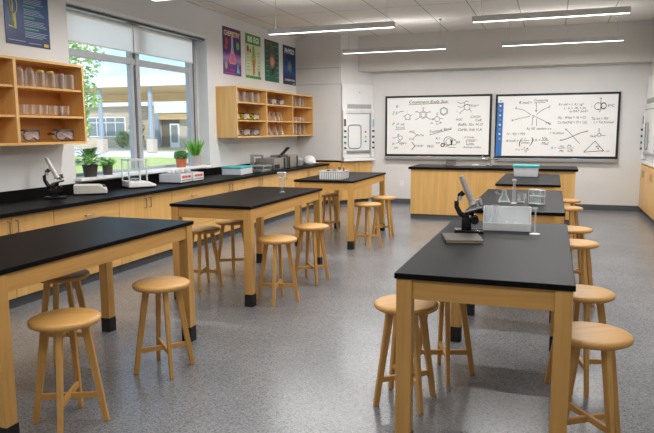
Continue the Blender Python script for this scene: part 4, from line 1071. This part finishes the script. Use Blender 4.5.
t = thing('sink_faucet', 'chrome angular faucet behind the counter sink', 'faucet', (-5.42, 10.98, HC+.001))
MB().lathe([(0, 0), (.05, 0), (.05, .02), (.03, .03), (0, .03)], seg=18).build('faucet_base', M['chrome'], t, smooth=True)
m = MB(); m.bx(-.028, .028, -.028, .028, .02, .28, .006); m.bx(-.028, .24, -.028, .028, .265, .30, .006); m.bx(.2, .24, -.024, .024, .225, .27, .006); m.build('spout', M['steel'], t)
MB().tube([(0, .03, .1), (0, .08, .12), (0, .13, .14)], .01).build('lever', M['chrome'], t, smooth=True)
t = thing('scrub_stand', 'low grey stand with a white bowl beside the faucet', 'stand', (-5.08, 10.62, HC+.001))
MB().bx(-.12, .12, -.16, .16, 0, .05, .006).build('stand_body', M['steel'], t); MB().bx(-.15, .15, -.18, .2, .095, .12, .006).build('stand_top', M['grey'], t)
m = MB()
for x in (-.13, .13):
    for y in (-.15, .16): m.cyl((x, y, .05 if abs(x) < .1 and abs(y) < .15 else 0), (x, y, .096), .012, seg=10)
m.build('post', M['grey'], t)
MB().lathe([(0, .05), (.07, .05), (.11, .085), (.105, .085), (.06, .056), (0, .056)], (0, 0, 0), 18).build('white_bowl', M['white'], t, smooth=True)
t = thing('steel_water_bath', 'stainless steel water bath with its black lid tilted open on the counter', 'water bath', (-5.22, 11.42, HC+.001))
MB().bx(-.2, .2, -.3, .3, .0, .22, .006).build('tank', M['steel'], t)
MB().bx(.2, .205, -.28, -.05, .02, .10, .002).build('control_recess', M['black'], t)
MB().bx(.2, .207, .16, .24, .0, .21).build('corner_seam', M['black'], t)
m = MB(); m.box((.1, .40, .315), (.07, .5, .022), Matrix.Rotation(.36, 4, 'X'), .004); m.build('lid', M['black'], t)
m = MB()
for x in (.08, .12): m.box((x, .2, .235), (.02, .03, .06), Matrix.Rotation(.42, 4, 'X'))
m.build('hinge', M['steel'], t)
t = thing('steel_bath', 'second closed stainless steel box after the open water bath', 'water bath', (-5.22, 12.06, HC+.001))
MB().bx(-.2, .2, -.26, .26, 0, .24, .006).build('tank', M['steel'], t); MB().bx(.2, .206, -.24, -.16, .0, .23).build('corner_seam', M['black'], t)
MB().bx(.2, .206, .2, .25, .0, .23).build('edge_seam', M['black'], t); MB().bx(-.19, .19, -.25, .25, .24, .255, .004).build('lid', M['alu'], t)
for i, y in enumerate((12.42, 12.575, 12.73, 12.88)):
    t = thing('storage_jar', '%s storage jar on the counter, %s after the steel boxes' % ('beige' if i < 2 else 'grey', ORD[i]), 'jar', (-5.16-.03*(i % 2), y, HC+.001), 0, 'jars by the counter end')
    hh = (.24, .22, .15, .13)[i]
    MB().lathe([(0, 0), (.066, 0), (.07, .01), (.07, hh*.85), (.05, hh*.92), (0, hh*.92)], seg=18).build('jar_body', M['beige' if i < 2 else 'grey'], t, smooth=True)
    MB().lathe([(0, hh*.9), (.056, hh*.9), (.056, hh), (0, hh)], seg=16).build('lid', M['paper' if i < 2 else 'lgrey'], t, smooth=True)
t = thing('white_helmet', 'round white dome-shaped helmet at the far end of the window counter', 'helmet', (-5.08, 13.15, HC+.001))
MB().lathe([(0, .2), (.06, .19), (.11, .155), (.14, .1), (.145, .05), (.13, .0), (.125, .0), (.135, .05), (.13, .1), (.1, .145), (0, .19)], seg=26).build('shell', M['white'], t, smooth=True, autos=80)
MB().bx(.12, .19, -.09, .09, .03, .04, .003).build('brim', M['lgrey'], t)

# ------------------------------------------------------------------ plants on the sill
SZ = WZ0+.04
def pot(t, r0, r1, h, mat):
    MB().lathe([(0, 0), (r0, 0), (r1, h), (r1-.008, h), (r1-.012, h-.015), (0, h-.02)], seg=26).build('pot', M[mat], t, smooth=True)
    MB().lathe([(0, h-.018), (r1-.012, h-.018)], seg=20).build('soil', M['soil'], t)
def leaf(m, p, d, up, L, W, droop, n=6, fold=.15):
    d = Vector(d).normalized(); side = d.cross(Vector(up)).normalized(); 
    prev = None
    for i in range(n+1):
        s = i/n; c = Vector(p)+d*L*s+Vector((0, 0, -droop*L*s*s)); w = W*math.sin(PI*min(1, s*.92+.06))**.8
        if i == n: w = .0008
        l = m.bm.verts.new(c+side*w+Vector((0, 0, fold*w))); k = m.bm.verts.new(c); r = m.bm.verts.new(c-side*w+Vector((0, 0, fold*w)))
        if prev: m.bm.faces.new((prev[0], l, k, prev[1])); m.bm.faces.new((prev[1], k, r, prev[2]))
        prev = (l, k, r)
def plant_broad(loc, label):
    t = thing('potted_plant', label, 'plant', loc, 0, 'potted plants on the window sill'); pot(t, .075, .098, .155, 'potgrey')
    m = MB(); s = MB()
    for k in range(38):
        a = k*2.4; e = .45+1.0*random.random(); L = random.uniform(.12, .17)
        d = Vector((math.cos(a)*math.cos(e), math.sin(a)*math.cos(e), math.sin(e)))
        base = Vector((math.cos(a)*.015, math.sin(a)*.015, .13)); tip = base+d*random.uniform(.07, .19)
        s.tube([base, base+(tip-base)*.5+Vector((0, 0, .012)), tip], .003, 5)
        leaf(m, tip, Vector((d.x, d.y, d.z*.35)), (0, 0, 1), L, .044, .4)
    m.build('foliage', variegated(), t, recalc=False, smooth=True); s.build('stem', M['leafgrass'], t)
VM = []
def variegated():
    if VM: return VM[0]
    m, nt, b = new_mat('variegated_leaf'); tc = nt.nodes.new('ShaderNodeTexCoord'); v = nt.nodes.new('ShaderNodeTexNoise'); v.inputs['Scale'].default_value = 28
    r = nt.nodes.new('ShaderNodeValToRGB'); r.color_ramp.elements[0].position = .45; r.color_ramp.elements[0].color = srgb(90, 142, 74); r.color_ramp.elements[1].position = .68; r.color_ramp.elements[1].color = srgb(196, 216, 168)
    nt.links.new(tc.outputs['Object'], v.inputs['Vector']); nt.links.new(v.outputs['Fac'], r.inputs['Fac']); nt.links.new(r.outputs['Color'], b.inputs['Base Color']); b.inputs['Roughness'].default_value = .4
    VM.append(m); return m
def plant_blades(loc, label, potmat, r0, r1, ph, n, L, W, spread, mat):
    t = thing('potted_plant', label, 'plant', loc, 0, 'potted plants on the window sill'); pot(t, r0, r1, ph, potmat)
    m = MB()
    for k in range(n):
        a = random.uniform(0, 2*PI); e = PI/2-abs(random.gauss(0, spread)); d = Vector((math.cos(a)*math.cos(e), math.sin(a)*math.cos(e), math.sin(e)))
        rr = random.uniform(0, r1*.7); leaf(m, (math.cos(a)*rr, math.sin(a)*rr, ph-.018), d, (math.sin(a), -math.cos(a), .2), L*random.uniform(.6, 1.05), W, random.uniform(.05, .3), 5, .1)
    m.build('foliage', M[mat], t, recalc=False, smooth=True)
plant_broad((-5.60, 6.665, SZ), 'broad-leaved plant in a dark grey pot, leftmost on the window sill')
plant_blades((-5.62, 7.03, SZ), 'short grassy plant in a small dark grey pot on the sill', 'potgrey', .058, .07, .12, 150, .17, .004, .42, 'leafgrass')
t = thing('potted_plant', 'bushy round plant in a terracotta pot on the window sill', 'plant', (-5.60, 8.80, SZ), 0, 'potted plants on the window sill'); pot(t, .07, .09, .14, 'terracotta')
leaves(900, blob((0, 0, .185), (.115, .115, .085)), .016, .7).build('foliage', M['leafbush'], t, recalc=False)
MB().tube([(0, 0, .12), (.01, 0, .2)], .008).build('stem', M['leafdark'], t)
plant_blades((-5.60, 9.24, SZ), 'tall spiky green plant in a pale grey pot, rightmost on the sill', 'potlight', .078, .09, .17, 54, .36, .011, .22, 'leafgrass')

# ------------------------------------------------------------------ sky, sun, camera
wd = bpy.data.worlds.new('sky'); scn.world = wd; wd.use_nodes = True
nt = wd.node_tree; bg = nt.nodes['Background']; L = nt.links.new
tc = nt.nodes.new('ShaderNodeTexCoord'); sp = nt.nodes.new('ShaderNodeSeparateXYZ')
r = nt.nodes.new('ShaderNodeValToRGB'); e = r.color_ramp.elements
e[0].position = .0; e[0].color = srgb(196, 216, 230); e[1].position = .5; e[1].color = srgb(80, 136, 196)
x = e.new(.15); x.color = srgb(130, 176, 212)
mp = nt.nodes.new('ShaderNodeMapping'); mp.inputs['Scale'].default_value = (3, 3, 8)
n = nt.nodes.new('ShaderNodeTexNoise'); n.inputs['Scale'].default_value = 1.3; n.inputs['Detail'].default_value = 7; n.inputs['Roughness'].default_value = .55
cr = nt.nodes.new('ShaderNodeValToRGB'); cr.color_ramp.elements[0].position = .47; cr.color_ramp.elements[1].position = .60
mx = nt.nodes.new('ShaderNodeMix'); mx.data_type = 'RGBA'; mx.inputs['B'].default_value = (.62, .64, .66, 1)
L(tc.outputs['Generated'], sp.inputs[0]); L(sp.outputs['Z'], r.inputs['Fac']); L(tc.outputs['Generated'], mp.inputs[0]); L(mp.outputs[0], n.inputs['Vector'])
L(n.outputs['Fac'], cr.inputs['Fac']); L(cr.outputs['Color'], mx.inputs['Factor']); L(r.outputs['Color'], mx.inputs['A']); L(mx.outputs['Result'], bg.inputs['Color'])
bg.inputs['Strength'].default_value = 2.2
s = bpy.data.lights.new('sun', 'SUN'); s.energy = 3.0; s.angle = .03; s.color = (1, .96, .9)
o = bpy.data.objects.new('sun', s); col.objects.link(o)
o.rotation_euler = Vector((-.45, .62, -.75)).to_track_quat('-Z', 'Y').to_euler()
pl = area('window_portal', (-5.66, (WY0+WY1)/2, 2.0), (0, -PI/2, 0), 2.0, 3.2, 1); pl.data.cycles.is_portal = True

cam = bpy.data.cameras.new('camera'); co = bpy.data.objects.new('camera', cam); col.objects.link(co); scn.camera = co
psi, th, roll = 0.341417215, 0.136044206, -0.005525173
F = Vector((-math.sin(psi)*math.cos(th), math.cos(psi)*math.cos(th), -math.sin(th)))
R = Vector((math.cos(psi), math.sin(psi), 0)); U = R.cross(F)
c_, s_ = math.cos(roll), math.sin(roll); R, U = R*c_+U*s_, U*c_-R*s_
co.matrix_world = Matrix(((R.x, U.x, -F.x, 0), (R.y, U.y, -F.y, 0), (R.z, U.z, -F.z, 1.62), (0, 0, 0, 1)))
cam.sensor_width = 36; cam.lens = 36*632.7115/654; cam.clip_end = 500; cam.clip_start = .05
scn.view_settings.view_transform = 'Standard'; scn.view_settings.look = 'None'; scn.view_settings.exposure = .1; scn.view_settings.gamma = .93
scn.cycles.use_denoising = True
scn.cycles.max_bounces = 10; scn.cycles.diffuse_bounces = 5; scn.cycles.transparent_max_bounces = 24
scn.cycles.sample_clamp_indirect = 8
